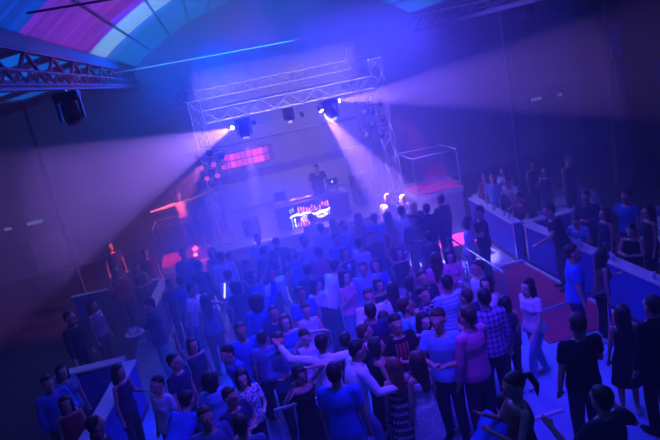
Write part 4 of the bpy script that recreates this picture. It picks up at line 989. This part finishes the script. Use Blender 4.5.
# --- left half of the crowd, in haze
P_(292, 254, 'f', 'relaxed', 10, 'tank blue', 'trousers dark', 'long b', 'hazy woman in a blue top left of the pale shirt under the screen')
P_(288, 272, 'm', 'bend', 70, 'shirt pale', 'trousers dark', 'short k', 'man in a pale shirt bent far forward, left of the red t-shirt')
P_(276, 242, 'm', 'relaxed', 180, 'shirt navy', 'trousers dark', 'short k', 'hazy man in a navy shirt from behind, left below the booth')
P_(258, 239, 'm', 'relaxed', 0, 'tee sky', 'trousers dark', 'short b', 'hazy fair-faced man in light blue, farthest left in front of the stage')
P_(265, 252, 'm', 'drink', 140, 'tee navy', 'trousers dark', 'short k', 'hazy man in a navy t-shirt below the fair-faced man in light blue')
P_(247, 265, 'm', 'talk', 100, 'shirt navy', 'trousers dark', 'short k', 'man in a navy shirt leaning right, left of the bent pale shirt')
P_(231, 257, 'm', 'relaxed', 60, 'shirt dark', 'trousers dark', 'short k', 'dark-shirted man right of the bright white back near the left tower', scale=0.98)
P_(221, 257, 'm', 'relaxed', 180, 'shirt white', 'trousers dark', 'short k', 'man in a white shirt from behind, below the left lighting tower', scale=1.07)
P_(212, 252, 'f', 'relaxed', 0, 'tank navy', 'trousers dark', 'long k', 'faint woman left of the white-shirted back near the left tower')
P_(228, 275, 'm', 'relaxed', 170, 'tee sky', 'trousers dark', 'short k', 'man in a light blue t-shirt from behind, below the white-shirted back')
P_(236, 287, 'f', 'relaxed', 175, 'tee navy', 'trousers dark', 'curly k', 'woman with full dark curls from behind, left of the raised arms')
P_(254, 276, 'f', 'up2', 20, 'tank blue', 'trousers dark', 'long k', 'hazy woman with both arms thrown up, left of the bent pale shirt')
P_(257, 302, 'm', 'up1', 165, 'shirt blue', 'trousers dark', 'curly k', 'hazy man with thick dark hair and one arm raised, left of centre')
P_(301, 294, 'm', 'relaxed', 20, 'tee blue', 'trousers dark', 'short b', 'tanned man in a blue t-shirt above the pale tank top', skin='t')
P_(285, 322, 'f', 'relaxed', 8, 'tank blue', 'trousers dark', 'bob r', 'pink-faced woman in a blue top at the middle left of the crowd', skin='l', scale=1.0)
P_(274, 313, 'm', 'relaxed', 5, 'tee navy', 'trousers dark', 'short b', 'man looking at the balcony just left of the pink-faced woman', scale=0.97)
P_(305, 337, 'f', 'elbow', 20, 'tee pale', 'trousers jeans', 'short b', 'woman with both forearms folded over her head, left of the outstretched arms', skin='l')
P_(241, 331, 'm', 'relaxed', 5, 'tee blue', 'trousers dark', 'short b', 'hazy man in a blue t-shirt above the checked shirt', skin='t')
P_(279, 342, 'm', 'crossed', -5, 'shirt denim', 'trousers dark', 'short b', 'man in an open denim shirt with folded arms facing the balcony', scale=1.05)
P_(262, 338, 'm', 'relaxed', 175, 'tee denim', 'trousers dark', 'short k', 'hazy back left of the denim shirt', scale=0.95)
P_(227, 354, 'm', 'reach', -60, 'shirt blue:check:navy', 'trousers dark', 'short k', 'man in a blue checked shirt stretching an arm to the left')
P_(242, 378, 'f', 'talk', 5, 'tee white:floral:denim', 'trousers dark', 'long k', 'long-haired woman in a white flowery top facing the balcony', skin='l')
P_(210, 380, 'f', 'relaxed', 178, 'tee sky', 'trousers dark', 'curly k', 'person with a big dark mop of hair and light blue top from behind, lower left')
P_(231, 397, 'm', 'crossed', 45, 'tee navy', 'trousers dark', 'short b', 'man in a navy t-shirt with folded arms below the flowery top')
P_(241, 425, 'm', 'relaxed', 175, 'tee denim', 'trousers dark', 'short k', 'dark head from behind at the bottom edge below the folded arms', scale=1.04)
P_(206, 418, 'm', 'relaxed', 20, 'tee denim', 'trousers dark', 'short b', 'dim face at the bottom edge below the big mop of hair', scale=1.04)
P_(188, 400, 'm', 'bend', 150, 'tee blue', 'trousers dark', 'short k', 'bent back in a blue t-shirt at the lower left')
P_(157, 385, 'f', 'relaxed', -40, 'tee pale', 'trousers dark', 'short k', 'woman with a pale lit shoulder in the dark lower left')
P_(300, 374, 'f', 'elbow', 25, 'dress black', '-', 'long k', 'woman in a black dress, elbow raised over her head, left of the blue t-shirt')
P_(193, 289, 'm', 'reach', 75, 'tee white', 'trousers denim', 'short k', 'man in a white t-shirt reaching right to a slender pale pole', scale=1.05)
P_(181, 281, 'm', 'relaxed', 170, 'tee blue', 'trousers dark', 'short k', 'man in blue from behind, left behind the white t-shirt with the pole', scale=1.02)
P_(170, 284, 'm', 'relaxed', 20, 'tee navy', 'trousers dark', 'short b', 'dim face left of the blue back beside the slanting left ledge', skin='t', scale=0.94)
P_(199, 266, 'm', 'relaxed', 150, 'shirt navy', 'trousers dark', 'short k', 'dark-haired man above the white t-shirt with the pole')
P_(183, 254, 'm', 'relaxed', 10, 'shirt blue', 'trousers dark', 'short k', 'hazy man in a blue shirt in front of the left podium')
P_(205, 300, 'f', 'relaxed', 190, 'tank denim', 'trousers dark', 'long k', 'hazy long-haired back between the white t-shirt and the pole')
P_(193, 345, 'f', 'up1', 30, 'tank navy', 'trousers dark', 'long k', 'dim woman holding an arm up left of the checked shirt')
P_(175, 362, 'm', 'relaxed', 60, 'tee navy', 'trousers dark', 'short k', 'very dim man above the bent blue back, lower left')
# --- left side
P_(149, 306, 'm', 'tray', -70, 'shirt navy', 'trousers green', 'short k', 'man carrying a small lit tray of glasses on the left', G3, scale=1.05)
P_(137, 268, 'f', 'crossed', 20, 'tank dark', 'trousers dark', 'long k', 'dim woman with folded arms beside the left partition return', G3)
P_(145, 254, 'm', 'relaxed', 10, 'tee wine', 'trousers dark', 'short k', 'man in a dark red t-shirt in front of the pale wall left of the podium', G3, skin='t', scale=0.95)
P_(115, 271, 'm', 'drink', 30, 'tank red', 'trousers dark', 'short k', 'man in a red top catching pink light, left of the folded arms', G3)
P_(110, 247, 'm', 'relaxed', 20, 'tee navy', 'trousers dark', 'short k', 'faint man at the far left, above the red top', G3)
P_(93, 306, 'f', 'relaxed', 60, 'tank purple', 'trousers navy', 'long k', 'faint woman in a purple top at the left, below the pale board', G3)
P_(119, 372, 'f', 'talk', 60, 'tank navy', 'trousers dark', 'long k', 'dim woman behind the broken bright ledge in the lower left', G3)
P_(62, 372, 'f', 'relaxed', 40, 'tee denim', 'trousers dark', 'long k', 'very dim woman at the far lower left', G3)
P_(48, 384, 'm', 'talk', 30, 'shirt blue', 'trousers dark', 'short k', 'very dim man in a blue shirt at the far lower left', G3)
P_(66, 404, 'f', 'relaxed', 20, 'tank wine', 'trousers dark', 'long k', 'very dim woman near the bottom of the broken ledge', G3, scale=0.92)
P_(96, 425, 'm', 'relaxed', 120, 'shirt dark', 'trousers dark', 'short k', 'very dim head at the bottom edge beside the broken ledge', G3)
P_(70, 318, 'm', 'relaxed', 60, 'shirt dark', 'trousers dark', 'short k', 'nearly invisible man in the dark left aisle', G3)
# slender pole held by the man in the white t-shirt, and the tray of the man on the left
a = at_z(221.5, 294, 1.75); b = at_z(219, 352, 0.9)
def hand_at(label_bit, i):
    o = next(q_[0] for q_ in SPOTS if label_bit in q_[3]); s = None
    for (sx, ps, yw), (me, rg) in BODY_C.items():
        if me == o.data: s = rg
    w = s.arms[i][2]+s.arms[i][3]*.08
    return Matrix.LocRotScale(o.location, o.rotation_euler, o.scale) @ w, o
h, _ = hand_at('slender pale pole', 0)
bm = NB(); tube(bm, [V((0, 0, -.95)), V((0, 0, .45))], [.014, .014], 8); pole = obj('pole', bm, m_white)
pole.location = h; pole.rotation_euler = (R(6), R(14), 0); tag(pole, 'slender pale pole in the hand of the man in a white t-shirt', 'pole')
bm = NB(); tube(bm, [V((0, 0, .12)), V((0, 0, .44))], [.019, .019], 8); obj('glowing_tip', bm, emis('pole_glow', (.75, .7, 1), 2.2), pole)
h, o = hand_at('small lit tray', 0); h2, _ = hand_at('small lit tray', 1); c = (h+h2)/2
t = thing('tray', 'small round tray lit from above, carried by the man on the left', 'tray', c+V((0, 0, .035)))
bm = NB(); lathe(bm, [(.17, 0), (.19, .004), (.19, .022), (.175, .012)], n=20); obj('dish', bm, m_alu, t)
for k, (x, y) in enumerate(((-.08, .02), (.02, .05), (.09, -.03))):
    glass(c+V((x, y, .05)), 'glass standing on the small tray at left', 'glasses on the tray', .9)
spot('tray_pin_light', (-3.0, 13.6, 5.4), c, 60, LILAC, 7, .4, .03)
l = None
# handheld glasses and phones
def held(label_bit, kind, label, i=1):
    h, o = hand_at(label_bit, i)
    if kind == 'glass': glass(h+V((0, 0, -.05)), label, None)
    else:
        t = thing('phone', label, 'phone', h+V((0, 0, .02)), o.rotation_euler.z)
        bm = NB(); bx(bm, -.037, .037, -.005, .005, -.06, .08, bev=.003); obj('body', bm, m_black, t)
        bm = NB(); bx(bm, -.033, .033, .0055, .0065, -.055, .075); obj('screen', bm, emis('phone_screen', (.4, .5, 1), 1.5), t)
held('black t-shirt looking left', 'phone', 'dark phone in the hands of the man in black at the glazed handrail')
held('holding a drink right of the red', 'glass', 'glass in the hand of the woman in black right of the red t-shirt')
held('white sleeveless top looking left', 'glass', 'glass in the hand of the man in the white sleeveless top')

# ------------------------------------------------------------------ haze filling the hall
m_haze = bpy.data.materials.new('haze'); m_haze.use_nodes = True; nt = m_haze.node_tree
nt.nodes.remove(nt.nodes['Principled BSDF'])
v = nt.nodes.new('ShaderNodeVolumeScatter'); v.inputs['Density'].default_value = 0.026; v.inputs['Anisotropy'].default_value = 0.25
v.inputs['Color'].default_value = (0.8, 0.8, 1, 1)
nt.links.new(v.outputs[0], nt.nodes['Material Output'].inputs['Volume'])
bm = NB(); bx(bm, XL-0.6, XR+0.6, -3.6, YB+0.6, -0.5, 9.3)
hz = obj('haze', bm, m_haze); hz['kind'] = 'stuff'; tag(hz, 'blue smoke haze filling the whole hall', 'haze'); hz['kind'] = 'stuff'

m_haze2 = m_haze.copy(); m_haze2.name = 'dense_haze'
m_haze2.node_tree.nodes['Volume Scatter'].inputs['Density'].default_value = 0.030
bm = NB(); ball(bm, (0, 0, 0), (8.2, 10.5, 8.0), seg=40, rings=24)
hz = obj('haze', bm, m_haze2, None, (2.6, 18.5, 2.5)); tag(hz, 'denser blue haze around the stage and the far half of the hall', 'haze'); hz['kind'] = 'stuff'
m_smoke = m_haze.copy(); m_smoke.name = 'smoke'
m_smoke.node_tree.nodes['Volume Scatter'].inputs['Density'].default_value = 0.11
m_smoke.node_tree.nodes['Volume Scatter'].inputs['Color'].default_value = (0.7, 0.8, 1, 1)
bm = NB(); ball(bm, (0, 0, 0), (3.6, 3.9, 2.2), seg=32, rings=20)
sm = obj('smoke', bm, m_smoke, None, (0.2, 12.0, 1.2)); tag(sm, 'thicker cloud of blue smoke drifting over the left half of the crowd', 'smoke'); sm['kind'] = 'stuff'
